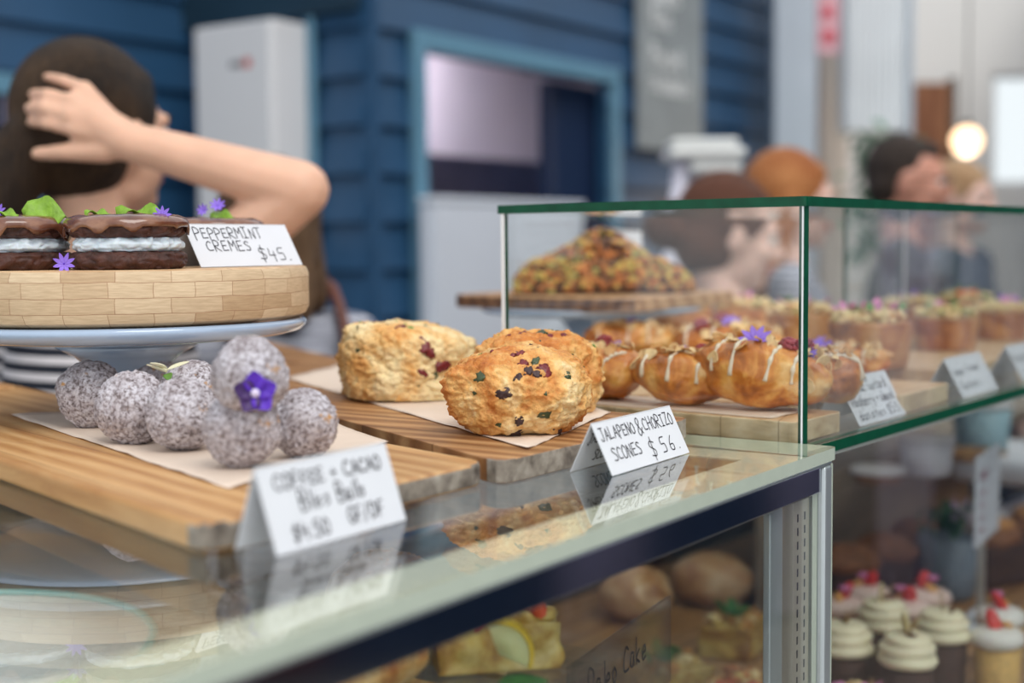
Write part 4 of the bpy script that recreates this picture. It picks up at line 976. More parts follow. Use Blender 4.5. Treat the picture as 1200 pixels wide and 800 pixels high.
dan(988, 423, .098, .046, .040, yL + .15, 27, 'slim iced almond danish lying before the large pistachio tart', flowers=((-.45, .0, .0115),), nfl=14, drz=3, rasps=((-.7, .2, .007),))
# mint leaf on the corner danish
q = at(875, 415, d=1.205); lf = thing('mint_sprig', 'small green mint leaf standing on the corner almond danish', 'leaf', q)
bm = BM(); petal(bm, RM((0, 0, -.004), .9, -.5, .2), .013, .011, -.15, 8, .75); mk('leaf_blade', bm, LEAF, lf); mk('leaf_stem', tube(BM(), [(-.004, 0, -.006), (0, 0, -.004)], .0006, 6), LEAF, lf)
# ------------------------------------------------------------------ tarts
NUTG = plain('pistachio', S(160, 152, 84), .6, .3, 200); NUTB = plain('roasted_nut', S(196, 140, 74), .6, .3, 200); NUTD = plain('dark_nut', S(104, 60, 36), .6, .3, 200); NUTC = plain('cream_nut', S(230, 206, 150), .6, .15, 200); NUTO = plain('amber_nut', S(186, 112, 56), .55, .3, 200); NUTY = plain('yellow_nut', S(204, 172, 84), .55, .25, 200)
def rubble(parent, name, n, seed, pos, s0, s1, mats, label=None):
    """many small broken nuts as one mesh of countless pieces"""
    r = random.Random(seed); bm = BM()
    for k in range(n):
        c = pos(r); s = r.uniform(s0, s1); sd = V((r.random() * 50, 0, 0)); M = Matrix.Translation(c) @ Matrix.Rotation(r.uniform(0, 6), 4, 'Z') @ Matrix.Rotation(r.uniform(0, 6), 4, 'X')
        blob(s * r.uniform(.8, 1.5), s, s * r.uniform(.5, .9), 2, lambda d: 1 + .3 * noise.noise(d * 1.5 + sd), bm, M, r.randrange(len(mats)))
    o = mk(name, bm, mats, parent); o['kind'] = 'stuff'
    if label: o['label'] = label
    return o
def tart(px, d, r, h, seed, label, mats, petals=(), dome=.008, frill=40, ztop=ZC):
    q = at(px, 400, d=d); p = V((q.x, d, ztop + .0008))
    o = thing('tart', label, 'tart', p, seed, 'topped tarts in and behind the glass case'); off = V((seed * 3.7, 0, 0))
    wob = lambda a, i: 1 + .018 * math.sin(a * frill) * (i > 1) + .03 * noise.noise(V((math.cos(a) * 2, math.sin(a) * 2, i * .5)) + off)
    mk('pastry_case', lathe([(0, 0), (r * .86, 0), (r * .90, .003), (r * .96, h * .5), (r, h * .92), (r * 1.01, h), (r * .95, h * 1.01), (r * .9, h * .9), (0, h * .88)], 80, wob=wob), CRUST, o)
    mk('filling', lathe([(r * .92, h * .90), (r * .90, h * .97), (r * .5, h + dome * .6), (0, h + dome)], 48), plain('custard', S(226, 188, 120), .4, .1, 60), o)
    def pos(rr):
        a = rr.uniform(0, 2 * PI); q_ = math.sqrt(rr.random()) * r * .92; return V((q_ * math.cos(a), q_ * math.sin(a), h + dome * (1 - (q_ / r) ** 2) + rr.uniform(-.001, .007)))
    rubble(o, 'nut_topping', 150, seed, pos, .0032, .0058, mats)
    rr = random.Random(seed + 50)
    for mt, n in petals:
        for k in range(n):
            a = rr.uniform(0, 2 * PI); q_ = rr.uniform(.1, .85) * r; bm = BM(); c = V((q_ * math.cos(a), q_ * math.sin(a), h + dome + .006))
            petal(bm, RM(c, rr.uniform(-.6, .6), rr.uniform(-.9, .1), rr.uniform(0, 6)), rr.uniform(.010, .015), rr.uniform(.008, .012), .3, 5, .9); mk('petal', bm, mt, o)
    return o
PISTA = [NUTC, NUTC, NUTG, NUTB, FLAKE, FLAKE]
tart(1019, 1.58, .0470, .052, 31, 'large golden tart with pistachio and pink petals nearest the case front', PISTA, ((PINKP, 9), (LEAF, 3)))
tart(1108, 1.83, .0420, .042, 32, 'nut tart second along the long pale board', [NUTC, NUTY, NUTG, FLAKE], ((PINKP, 3), (LEAF, 3)))
tart(1171, 2.01, .0410, .040, 33, 'flaky nut tart third along the long pale board', [NUTC, NUTC, FLAKE], ((PINKP, 4), (LILAC, 3), (LEAF, 2)))
tart(1228, 2.10, .0420, .040, 34, 'nut tart at the picture edge on the long pale board', [NUTC, NUTG, FLAKE], ((LEAF, 2),))
tart(938, 1.90, .048, .046, 35, 'rear tart with white cream and pink petals seen past the case corner', PISTA, ((PINKP, 6), (LEAF, 2)))
tart(872, 2.10, .046, .044, 36, 'rear golden tart behind the large flaky danish', PISTA, ((PINKP, 4), (LEAF, 1)), ztop=ZC)
tart(800, 2.05, .046, .044, 37, 'rear golden tart just past the plate of the walnut board', PISTA, ((PINKP, 5),), ztop=ZC)
tart(1068, 2.12, .045, .044, 38, 'rear tart behind the second nut tart', [NUTY, NUTB, NUTC], ((LILAC, 3), (LEAF, 2)))
tart(1132, 2.25, .045, .046, 39, 'rear tart crowned with an orange flower', [NUTY, NUTC, NUTG], ((LEAF, 3),))
flower('orange_flower', 'vivid orange flower standing on a rear tart', 'flower', at(1133, 356, d=2.22), ORANGEP, 6, .026, .020, .25, face=(-.3, -1, .25), tip=.9, c_mat=ORANGEP)
# ------------------------------------------------------------------ second cake stand, walnut board, nut loaf, its card
Z2 = 1.332
p2 = at(693, 350, d=1.86); s2 = thing('cake_stand', 'blue glazed cake stand under the square walnut board', 'cake stand', (p2.x, 1.86, SLAB))
hs = Z2 - .018 - SLAB
mk('pedestal', lathe([(0, .0005), (.078, .0005), (.08, .006), (.05, .014), (.030, .03), (.028, .045), (.045, hs - .016), (.05, hs - .014), (0, hs - .014)], 48), GLAZE_BLUE, s2)
mk('plate', lathe([(0, hs - .0138), (.05, hs - .0138), (.12, hs - .010), (.145, hs - .006), (.150, hs - .002), (.149, hs - .0003), (.12, hs - .0005), (0, hs - .0005)], 96), GLAZE_BLUE, s2)
qd = [at(532, 345, z=Z2), at(738, 352, z=Z2), at(866, 338, z=Z2)]
qd[0] = at(528, 344.5, z=Z2); a_, b_, c_ = qd
print('walnut', a_, b_, c_)
A_ = V((p2.x, 1.86, 0)); n_ = V((at(738, 350, d=1.66).x, 1.66, 0)); l_ = V((at(530, 350, d=1.86).x, 1.86, 0)); r_ = V((at(864, 350, d=1.90).x, 1.90, 0)); f_ = l_ + r_ - n_
board('walnut_board', 'square walnut board on the blue stand holding the nut loaf', [n_, r_, f_, l_], Z2, .0175, [WALTOP, WALNUT], (3,), .4, r=.015, bw=.003)
LB = V(((l_.x + r_.x) / 2 - .015, 1.86, Z2 + .0006))
q = at(708, 300, d=1.84); LB = V((q.x, 1.85, Z2 + .0008))
lf = thing('nut_loaf', 'mounded loaf crusted with amber nuts and yellow clusters on the walnut board', 'cake', LB, .05)
lw, lh = .124, .088
def prof(x):      # height of the loaf along its length
    x = max(-1, min(1, x)); return (1 - abs(x) ** 3.2) ** .6 * (.66 + .34 * math.exp(-((x + .02) / .32) ** 2) - .20 * max(0, x - .15))
bm = BM(); n = 40; rings = []
for i in range(n + 1):
    x = -1 + 2 * i / n; hh = max(.004, prof(x) * lh * .9); ww = max(.004, .045 * (1 - abs(x) ** 3) ** .5)
    rings.append([bm.verts.new((x * lw, ww * math.cos(a), hh * max(0, math.sin(a)))) for a in [PI * k / 16 for k in range(17)]])
for i in range(n):
    for k in range(16): bm.faces.new((rings[i][k], rings[i][k + 1], rings[i + 1][k + 1], rings[i + 1][k]))
for i in range(n): bm.faces.new((rings[i][0], rings[i + 1][0], rings[i + 1][16], rings[i][16]))
bm.faces.new(rings[0]); bm.faces.new(rings[-1][::-1])
mk('loaf_body', bm, CHOC, lf)
def lpos(rr):
    x = rr.uniform(-.97, .97); a = rr.uniform(.02, PI - .02); return V((x * lw, .047 * (1 - abs(x) ** 3) ** .5 * math.cos(a), .003 + prof(x) * lh * .92 * math.sin(a)))
rubble(lf, 'nut_crust', 1500, 5, lpos, .0024, .0056, [NUTO, NUTO, NUTB, NUTD, NUTD, NUTY, NUTG])
a = at(694, 268, d=1.80); b = at(750, 294, d=1.86)
tc = thing('tent_card', 'tent card on the walnut board, its ridge showing over the nut loaf', 'card', (0, 0, 0), 0, 'handwritten tent cards')
ridge0, ridge1 = at(694, 267, d=1.915), at(752, 292, d=2.0)
ridge1.z = at(700, 271, d=1.93).z
bm = BM(); hz = Z2 + .001
foot = [V((ridge0.x, ridge0.y - .02, hz)), V((ridge1.x, ridge1.y - .02, hz)), V((ridge1.x, ridge1.y + .02, hz)), V((ridge0.x, ridge0.y + .02, hz))]
for (p_, q_) in ((foot[0], foot[1]), (foot[3], foot[2])):
    vs = [bm.verts.new(x) for x in (p_, q_, ridge1, ridge0)]; bm.faces.new(vs)
o = mk('folded_card', bm, CARD, tc, False); s = o.modifiers.new('thickness', 'SOLIDIFY'); s.thickness = .0006
# ------------------------------------------------------------------ cupcakes in the far cabinet
ZS = .863
CAKE_D = plain('dark_chocolate_cake', S(70, 42, 32), .7, .35, 150, bump=.6); CAKE_V = plain('vanilla_cake', S(222, 180, 104), .7, .2, 120, bump=.4)
FROST = plain('cream_frosting', S(238, 228, 196), .5, .03, 40, sss=.1); FROSTW = plain('white_frosting', S(236, 232, 226), .5, .03, 40, sss=.1); FROSTP = plain('pinkish_frosting', S(226, 200, 190), .5, .05, 40)
BERRY = plain('strawberry_slice', S(214, 52, 48), .4, .18, 120); BANANA = plain('banana_chip', S(228, 208, 150), .6, .12, 150); STICK = plain('caramel_shard', S(150, 120, 66), .4, .3, 150)
def cupcake(kind, p, seed, label):
    o = thing('cupcake', label, 'cupcake', p, seed, 'cupcakes on the timber shelf'); o.scale = (1.07,) * 3; off = V((seed * 2.3, 0, 0)); r = random.Random(seed)
    if kind == 'd':
        mk('cake', lathe([(0, 0), (.022, 0), (.0235, .002), (.027, .048), (.024, .052), (0, .053)], 48, wob=lambda a, i: 1 + .018 * math.sin(a * 22)), CAKE_D, o)
        pr = [(0, .0533), (.022, .0533), (.0285, .0555), (.0312, .0600), (.0300, .0645), (.0255, .0668), (.0285, .0690), (.0296, .0730), (.0280, .0768), (.0228, .0785), (.0240, .0805), (.0236, .0840), (.0200, .0868), (.012, .0872), (0, .087)]
        mk('frosting', lathe(pr, 56, wob=lambda a, i: 1 + .03 * math.sin(a + i * .9 + seed) + .012 * math.sin(a * 3 + i)), FROST, o)
        if seed % 2: mk('banana_chip', lathe([(0, -.0012), (.011, -.0012), (.012, 0), (.011, .0012), (0, .0012)], 24, M=RM((.004, .004, .097), 1.45, 0, .5 * seed)), BANANA, o)
        for k in range(2): 
            a = r.uniform(0, 6); mk('caramel_shard', tube(BM(), [(0, 0, .084), (.012 * math.cos(a), .012 * math.sin(a), .106)], [.0014, .0007], 6), STICK, o)
        mk('chocolate_curl', blob(.008, .005, .0018, 2, lambda d: 1 + .3 * noise.noise(d * 2 + off), M=RM((-.008, -.006, .0885), .4, .3, seed)), NUTD, o)
    else:
        mk('cake', lathe([(0, 0), (.023, 0), (.0235, .002), (.0245, .048), (.022, .051), (0, .052)], 48, wob=lambda a, i: 1 + .014 * math.sin(a * 16)), CAKE_V, o)
        mk('icing', lathe([(0, .0523), (.022, .0523), (.0275, .056), (.0292, .061), (.0280, .067), (.022, .0715), (.010, .0735), (0, .074)], 56, wob=lambda a, i: 1 + .03 * math.sin(a * 2 + seed)), FROSTW if kind == 'v' else FROSTP, o)
        bm = BM(); M = RM((-.004, -.002, .078), 0, -1.0, 2.2 + .3 * (seed % 3))
        blob(.0200, .0085, .006, 3, lambda d: 1 - .35 * max(0, d.x), bm, M @ Matrix.Translation((.004, 0, 0))); mk('strawberry_slice', bm, BERRY, o)
        mk('apricot_piece', blob(.009, .006, .004, 2, M=RM((.010, .002, .076), .3, .4, 1)), plain('apricot', S(226, 168, 96), .5, .15, 90), o)
        if kind == 'p' or seed % 2:
            bm = BM(); 
            for k in range(5): petal(bm, RM((.004, .006, .082), .3, -.5, k * 1.25), .010, .009, .3, 4, .9)
            mk('petal', bm, PINKP, o)
    return o
CK = [('d', 1063, 782, 'chocolate cupcake with thick cream swirl, nearest the glass'), ('d', 1104, 752, 'chocolate cupcake with cream swirl and upright banana chip'), ('d', 1035, 739, 'chocolate cupcake with cream swirl in the second row, caramel shard on top'),
      ('d', 990, 768, 'chocolate cupcake with cream swirl beside the silver corner post'), ('v', 1169, 758, 'vanilla cupcake with white icing and strawberry slice, nearer the glass'), ('v', 1172, 733, 'vanilla cupcake with white icing, strawberry and pink petal, further back'),
      ('p', 1062, 724, 'vanilla cupcake with pinkish icing and leaning strawberry slice, middle row'), ('p', 1016, 706, 'rear cupcake with strawberry slice and apricot piece'), ('p', 988, 722, 'rear cupcake with strawberry slice beside the corner post'), ('p', 1086, 710, 'rear cupcake with strawberry slice behind the banana chip one'),]
for k, (kd, x, y, lb) in enumerate(CK):
    q = at(x, y, z=ZS + .055); cupcake(kd, V((q.x, q.y, ZS + .0006)), k + 1 if kd == 'd' else k + 2, lb)
# bites in the foreground corner of the shelf
for k, (x, y, lb) in enumerate(((982, 818, 'nut-topped brownie bite in the cabinet beside the corner post'), (1020, 812, 'nut-topped brownie bite in front of the cream cupcakes'))):
    q = at(x, y, z=ZS + .03); o = thing('brownie_bite', lb, 'brownie', (q.x, q.y, ZS + .0006), .3, 'nut-topped brownie bites')
    bev(mk('brownie', box(BM(), (-.022, -.022, 0), (.022, .022, .03)), CAKE_D, o, False), .004, 3)
    def bpos(rr): return V((rr.uniform(-.02, .02), rr.uniform(-.02, .02), .031 + rr.uniform(0, .006)))
    rubble(o, 'nut_topping', 26, k, bpos, .004, .007, [NUTO, NUTC, NUTD, PINKP])
# muffins behind
MUFF = plain('muffin_top', S(134, 88, 56), .7, .35, 60, bump=.6); CASE = plain('brown_paper_case', S(74, 52, 40), .7, .2, 60)
for k, (x, d, lb) in enumerate(((994, 1.97, 'brown muffin behind the cupcakes, beside the corner post'), (1038, 2.04, 'brown muffin behind the cupcakes, second along'), (1082, 2.16, 'brown muffin behind the cupcakes, next to the planted pot'))):
    q = at(x, 600, d=d); o = thing('muffin', lb, 'muffin', (q.x, d, ZS + .0006), k, 'brown muffins behind the cupcakes')
    mk('paper_case', lathe([(0, 0), (.034, 0), (.044, .060), (.041, .062), (0, .061)], 48, wob=lambda a, i: 1 + .02 * math.sin(a * 24)), CASE, o)
    mk('muffin_top', lathe([(0, .0615), (.043, .0615), (.050, .068), (.048, .078), (.034, .090), (.014, .096), (0, .097)], 48, wob=lambda a, i: 1 + .05 * noise.noise(V((math.cos(a) * 2, math.sin(a) * 2, i + k * 9)))), MUFF, o)
# pot with green and lilac sprigs
q = at(1110, 660, d=2.04); o = thing('garnish_pot', 'grey-blue speckled pot with green and lilac sprigs behind the cupcakes', 'pot', (q.x, 2.04, ZS + .0006))
mk('pot', lathe([(0, 0), (.036, 0), (.040, .004), (.045, .092), (.041, .092), (.038, .082), (0, .080)], 48), plain('speckled_grey_glaze', S(112, 122, 134), .5, .35, 160), o)
bm = BM(); r = random.Random(8)
for k in range(60): petal(bm, RM(V((r.gauss(0, .017), r.gauss(0, .017), .088 + r.random() * .045)), r.uniform(-1, 1), r.uniform(-1.2, 0), r.uniform(0, 6)), r.uniform(.014, .022), .010, .2, 4, .8)
o2 = mk('foliage', bm, plain('dark_leaf', S(46, 84, 44), .5, .3, 60), o); o2['kind'] = 'stuff'
bm = BM()
for k in range(22): petal(bm, RM(V((.018 + r.gauss(0, .013), r.gauss(0, .012), .095 + r.random() * .050)), r.uniform(-1, 1), r.uniform(-1.2, 0), r.uniform(0, 6)), .010, .008, .3, 4, .8)
o2 = mk('blossom', bm, plain('pale_lilac', S(176, 150, 186), .5, .1, 60), o); o2['kind'] = 'stuff'
# loaves at the far end
for k, (x, d, lb) in enumerate(((1163, 2.12, 'brown crusty loaf behind the vanilla cupcakes'), (1210, 2.22, 'brown crusty loaf at the picture edge behind the vanilla cupcakes'))):
    q = at(x, 650, d=d); o = thing('banana_loaf', lb, 'loaf', (q.x, d, ZS + .0006), .6, 'brown loaves in the far cabinet')
    bev(mk('loaf_case', box(BM(), (-.055, -.035, 0), (.055, .035, .065)), CASE, o, False), .006, 3)
    mk('loaf_top', blob(.056, .037, .022, 4, lambda d_: 1 + .12 * noise.noise(d_ * 3 + V((k, 0, 0))), M=Matrix.Translation((0, 0, .071))), MUFF, o)
    mk('crumble_topping', blob(.04, .026, .012, 4, lambda d_: 1 + .35 * noise.noise(d_ * 6), M=Matrix.Translation((0, 0, .090))), plain('crumble', S(196, 140, 84), .7, .3, 120), o)
# tubs, cups and the white sign on the rear shelf
ZR = 1.0345
TUBM = plain('white_tub', S(222, 220, 228), .45, .02, 20)
def tub(px, d, r, h, lb, mt=TUBM, nm='paper_tub', z=ZR):
    q = at(px, 520, d=d); o = thing(nm, lb, 'tub', (q.x, d, z + .0005), 0)
    mk('tub_body', lathe([(0, 0), (r * .82, 0), (r * .85, .002), (r, h - .008), (0, h - .008)], 40), mt, o)
    mk('tub_lid', lathe([(0, h - .0078), (r * 1.04, h - .0078), (r * 1.05, h - .002), (r * .97, h), (0, h - .001)], 40), plain('lid_white', S(228, 226, 230), .4, .02, 20), o)
    return o
tub(1086, 2.13, .042, .060, 'white paper tub on the dark rear shelf of the far cabinet')
tub(1030, 2.06, .040, .022, 'flat brown tub beside the white one on the rear shelf', plain('kraft_tub', S(150, 112, 84), .6, .1, 30))
tub(1150, 2.36, .05, .085, 'pale blue tub further along the rear shelf', plain('blue_tub', S(168, 200, 214), .5, .08, 30))
q = at(1138, 540, d=2.25); o = thing('wooden_platter', 'thin wooden platter stacked on the rear shelf of the far cabinet', 'platter', (q.x, 2.25, ZR + .0005), YAW2)
mk('platter_disc', lathe([(0, .001), (.03, .0), (.055, .012), (.056, .016), (.052, .016), (.03, .006), (0, .006)], 48), OAK, o)
mk('foot_ring', lathe([(.026, .0), (.030, -.0004), (.030, .0022), (.026, .0022)], 32, ring=True), OAK, o)
# white card holder (menu stand) standing on the shelf
a, b = at(1146, 560, d=1.80), at(1172, 560, d=1.93)
o = thing('price_sign', 'tall white menu sign with faded pink lines inside the far cabinet', 'sign', (a.x, a.y, 0), math.atan2(b.y - a.y, b.x - a.x)); w = ((b.x - a.x) ** 2 + (b.y - a.y) ** 2) ** .5
zt_, zb_ = at(1158, 528, d=1.86).z, at(1158, 632, d=1.86).z
bev(boxo('sign_panel', (0, 0, zb_), (w, .005, zt_), plain('sign_white', S(214, 218, 228), .5, .03, 20), o), .002)
bm = BM(); write(bm, 'cakes', .014, zt_ - .034, .017, Matrix.Translation((0, -.0006, 0)) @ Matrix.Rotation(PI / 2, 4, 'X'), .0025)
for k in range(4): write(bm, 'flower'[:5] if k % 2 else 'cream', .014, zt_ - .055 - k * .017, .011, Matrix.Translation((0, -.0006, 0)) @ Matrix.Rotation(PI / 2, 4, 'X'), .0014, seed=k)
mk('lettering', bm, plain('faded_pink_ink', S(206, 150, 166), .5), o, False)
boxo('sign_foot', (-.004, -.03, ZS + .0006), (w + .004, .035, ZS + .006), plain('sign_white', S(214, 218, 228)), o)
boxo('sign_stem', (w * .4, .006, ZS + .0062), (w * .6, .012, zt_ - .02), ALU, o)
# white fittings behind the sign
q = at(1188, 560, d=2.45); o = thing('white_appliance', 'white rounded appliance at the picture edge inside the far cabinet', 'appliance', (q.x, 2.45, ZS + .0006), YAW2)
bev(boxo('appliance_body', (-.05, -.05, 0), (.20, .10, .05), TUBM, o), .012, 3); bev(boxo('appliance_hood', (-.055, -.055, .10), (.20, .10, .15), TUBM, o), .018, 3); bev(boxo('appliance_column', (.05, .03, .0505), (.20, .098, .0995), DARKMETAL, o), .004)
# ------------------------------------------------------------------ food in the near cabinet
ZN = 1.0385
GOLD = mat_scone('savoury_crust', True); YEL = mat_pastry('frittata', [(150, 100, 44), (196, 156, 72), (216, 190, 108), (232, 216, 156)]); TOMATO = plain('roast_tomato', S(206, 84, 46), .4, .3, 60)
def np_(px, py, z=ZN + .03): return at(px, py, z=z)
def inbox(p): return V((p.x, p.y, ZN + .0006))
ROLL = mat_pastry('bread_roll', [(150, 96, 60), (186, 140, 96), (206, 170, 130), (222, 196, 164)])
ZS2 = ZS
def roll(u, v, r, h, seed, lb, mt=ROLL, seeds=None, z=ZN, fr=f1):
    p = fr(u, v, z + .0006); o = thing('bread_roll', lb, 'bread roll', p, seed, 'bread rolls in the near cabinet'); off = V((seed * 3, 1, 0))
    bm = blob(r, r * .82, h, 5, lambda d: 1 + .07 * noise.noise(d * 2 + off) + .02 * noise.noise(d * 9 + off), M=Matrix.Translation((0, 0, h * .9)))
    for q_ in bm.verts: q_.co.z = max(q_.co.z, 0)
    bv = BVHTree.FromBMesh(bm); mk('crust', bm, mt, o); rr = random.Random(seed); sm = BM()
    for k in range(90 if seeds else 30):
        d = V((rr.gauss(0, 1), rr.gauss(0, 1), abs(rr.gauss(0, 1)) + .4)).normalized(); hit = bv.ray_cast(d * .3 + V((0, 0, h * .9)), -d)
        if hit[0]: blob(.0028, .0015, .001, 1, None, sm, Matrix.Translation(hit[0]) @ hit[1].to_track_quat('Z', 'Y').to_matrix().to_4x4() @ Matrix.Rotation(rr.uniform(0, 3), 4, 'Z'))
    x = mk('seeds', sm, INK if seeds else FLAKE2, o); x['kind'] = 'stuff'
    return o
def wedge(u, v, yaw, seed, lb, w=.10, dd=.065, h=.04, mt=YEL, leaf=True, tom=True, nm='frittata_slice', cat='slice', z=ZN, fr=f1):
    p = fr(u, v, z + .0006); o = thing(nm, lb, cat, p, yaw, 'savoury slices in the near cabinet'); off = V((seed * 2.7, 0, 0))
    bm = BM(); box(bm, (-w / 2, -dd / 2, 0), (w / 2, dd / 2, h)); bmesh.ops.subdivide_edges(bm, edges=bm.edges, cuts=14, use_grid_fill=True)
    for q_ in bm.verts:
        q_.co += q_.co.normalized() * .006 * noise.noise(q_.co * 60 + off) if q_.co.z > .001 else V((0, 0, 0))
    mk('slice_body', bm, mt, o); rr = random.Random(seed)
    def tp(r_): return V((r_.uniform(-w * .45, w * .45), r_.uniform(-dd * .45, dd * .45), h + r_.uniform(0, .006)))
    rubble(o, 'roasted_topping', 40, seed, tp, .004, .009, [NUTO, YEL, TOMATO, NUTC] if tom else [NUTC, YEL, NUTB])
    if leaf:
        for k in range(4): bm = BM(); petal(bm, RM(V((rr.uniform(-.02, .02), rr.uniform(-.015, .015), h + .008)), rr.uniform(-.6, .6), rr.uniform(-.9, -.1), rr.uniform(0, 6)), .026, .018, .2, 6, .75); mk('basil_leaf', bm, plain('basil', S(60, 120, 54), .45, .25, 60), o)
    return o
def uv_of(px, py, z=ZN + .04):
    p = at(px, py, z=z) - CC; return p.x * R1.x + p.y * R1.y, p.x * L1.x + p.y * L1.y
ZU = 1.1255
def fz(u, v, z): p = f1(u, v, z); return p
roll(-.405, .165, .066, .030, 1, 'large seed-flecked loaf lying under the steel rail', GOLD, True, z=ZU)
wedge(-.290, .128, .2, 41, 'yellow frittata slice behind the lemon wedge', w=.08, mt=YEL, leaf=False, tom=True, z=ZU, h=.030)
roll(-.205 - .075, .225, .052, .030, 2, 'pinkish crusty roll in the middle of the near cabinet', ROLL, None, z=ZU)
wedge(-.165, .27, .5, 42, 'golden savoury slice on the lower shelf before the handwritten label', mt=GOLD, leaf=False, tom=True, z=ZN)
def uv2(px, py):
    p = at(px, py, z=ZS + .03) - BB; return p.dot(R2), p.dot(L2)
for (px, py, ya, sd, lb, mt, lf_, tm) in ((868, 812, .9, 43, 'tomato-topped savoury slice seen beside the inner door frame', GOLD, False, True), (775, 790, .4, 44, 'golden slice with green herbs next to the tomato one', YEL, True, False), (862, 735, 1.1, 45, 'pale yellow slice with basil leaves beside the inner door frame', YEL, True, False)):
    u, v = uv2(px, py); wedge(u, v, ya, sd, lb, mt=mt, leaf=lf_, tom=tm, z=ZS2, fr=f2)
for (px, py, sd, lb) in ((745, 700, 5, 'pale roll at the back of the far cabinet seen through the near one'), (835, 684, 6, 'brown roll at the dark back of the far cabinet, next to the pale one')):
    u, v = uv2(px, py); roll(u, v, .062, .040, sd, lb, ROLL, None, z=ZS2, fr=f2)
p = f1(-.57, .33, ZU); o = thing('serving_dish', 'white footed dish with turquoise rim inside the near cabinet, seen through its glass top', 'dish', p)
mk('dish_body', lathe([(0, .0005), (.05, .0005), (.052, .006), (.045, .012), (.09, .022), (.128, .040), (.130, .043), (.126, .043), (.085, .028), (0, .024)], 64), plain('white_ceramic', S(232, 234, 236), .2, .02, 10), o)
mk('dish_rim', lathe([(.1262, .0432), (.1305, .0432), (.1315, .0450), (.1295, .0468), (.1262, .0452)], 64, ring=True), plain('turquoise_glaze', S(120, 200, 206), .2, .05, 10), o)
# lemon wedge and its leaf
q = f1(-.338, .088, ZU + .022); o = thing('lemon_wedge', 'lemon wedge with yellow rind standing beside the seeded loaf', 'lemon', q)
bm = BM(); n = 18; 
A = [V((.022 * math.cos(a), 0, .022 * math.sin(a))) for a in [-.4 + 2.3 * k / n for k in range(n + 1)]]
for s in (-1,):
    vs0 = [bm.verts.new(p_ * .88 + V((0, -.004, 0))) for p_ in A]; vs1 = [bm.verts.new(p_ * .88 + V((0, .006, 0))) for p_ in A]; c0 = bm.verts.new((0, -.001, 0)); c1 = bm.verts.new((0, .003, 0))
    for k in range(n): bm.faces.new((c0, vs0[k], vs0[k + 1])); bm.faces.new((c1, vs1[k + 1], vs1[k])); bm.faces.new((vs0[k], vs1[k], vs1[k + 1], vs0[k + 1]))
    bm.faces.new((c0, c1, vs1[0], vs0[0])); bm.faces.new((c0, vs0[-1], vs1[-1], c1))
mk('lemon_flesh', bm, plain('lemon_flesh', S(226, 222, 160), .3, .1, 60, sss=.2), o)
bm = BM(); a0 = [[bm.verts.new((p_ * kk) + V((0, yy, 0))) for p_ in A] for kk, yy in ((.885, -.0045), (1, -.004), (1, .006), (.885, .0065))]
for j in range(4):
    for k in range(n): bm.faces.new((a0[j][k], a0[j][k + 1], a0[(j + 1) % 4][k + 1], a0[(j + 1) % 4][k]))
for k in (0, n): bm.faces.new([a0[j][k] for j in range(4)])
mk('lemon_rind', bm, plain('lemon_rind', S(232, 196, 50), .4, .1, 90), o)
bm = BM(); petal(bm, RM((0, -.006, -.016), .4, .2, .2), .03, .014, .2, 6, .8); mk('herb_leaf', bm, plain('basil', S(60, 120, 54)), o)
# grey card reading Paleo Cake hanging in the cabinet
a, b = at(668, 790, d=.92), at(782, 735, d=1.10)
o = thing('cake_label', 'clear grey shelf label handwritten Paleo Cake inside the near cabinet', 'label', (a.x, a.y, 0), math.atan2(b.y - a.y, b.x - a.x)); w = math.hypot(b.x - a.x, b.y - a.y)
za = at(725, 800, d=1.0).z; zb2 = at(725, 742, d=1.0).z
tcl = mat_glass('clear_acrylic', (.80, .80, .82, 1))
bev(boxo('label_panel', (0, 0, ZN + .001), (w + .01, .003, zb2), tcl, o), .0005)
bm = BM(); write(bm, 'Paleo Cake', .03, (zb2 - .034), .021, Matrix.Translation((0, -.0006, 0)) @ Matrix.Rotation(PI / 2, 4, 'X'), .0020)
mk('lettering', bm, INK, o, False)
# ------------------------------------------------------------------ people
def mat_skin(name, c):
    t = NT(name); v = t.coord(); f = t.noise(v, 25, 4)
    a = tuple(x * .88 for x in c[:3]) + (1,); t.set(col=t.ramp(f, [(.3, a), (.7, c)]), rough=.5, sss=.15); t.b.inputs['Subsurface Radius'].default_value = (.02, .008, .004)
    t.bump(t.noise(v, 300), .1, .001); return t.m
SKIN = mat_skin('skin', S(232, 184, 156)); SKINP = mat_skin('pale_skin', S(236, 196, 180)); SKINR = mat_skin('ruddy_skin', S(212, 152, 130))
def mat_hair(name, c0, c1, c2):
    t = NT(name); v = t.coord((60, 60, 5)); f = t.noise(v, 3, 6, .6, .3); g = t.noise(t.coord(), 7, 3)
    t.set(col=t.mix(.6, t.ramp(f, [(.3, c0), (.5, c1), (.75, c2)]), t.ramp(g, [(.35, c0), (.65, c2)])), rough=.55, spec=.25); t.bump(f, 1.0, .01); return t.m
HDARK = mat_hair('dark_brown_hair', S(18, 13, 11), S(32, 22, 18), S(92, 68, 44)); HRED = mat_hair('auburn_hair', S(70, 40, 30), S(98, 60, 46), S(128, 84, 64))
HGING = mat_hair('ginger_hair', S(150, 84, 44), S(190, 112, 60), S(222, 160, 104)); HBR = mat_hair('brown_hair', S(70, 50, 36), S(104, 78, 56), S(140, 110, 82)); HMAN = mat_hair('short_dark_hair', S(34, 28, 26), S(56, 46, 40), S(80, 66, 58)); HBL = mat_hair('blonde_hair', S(160, 120, 84), S(200, 160, 120), S(226, 196, 160))
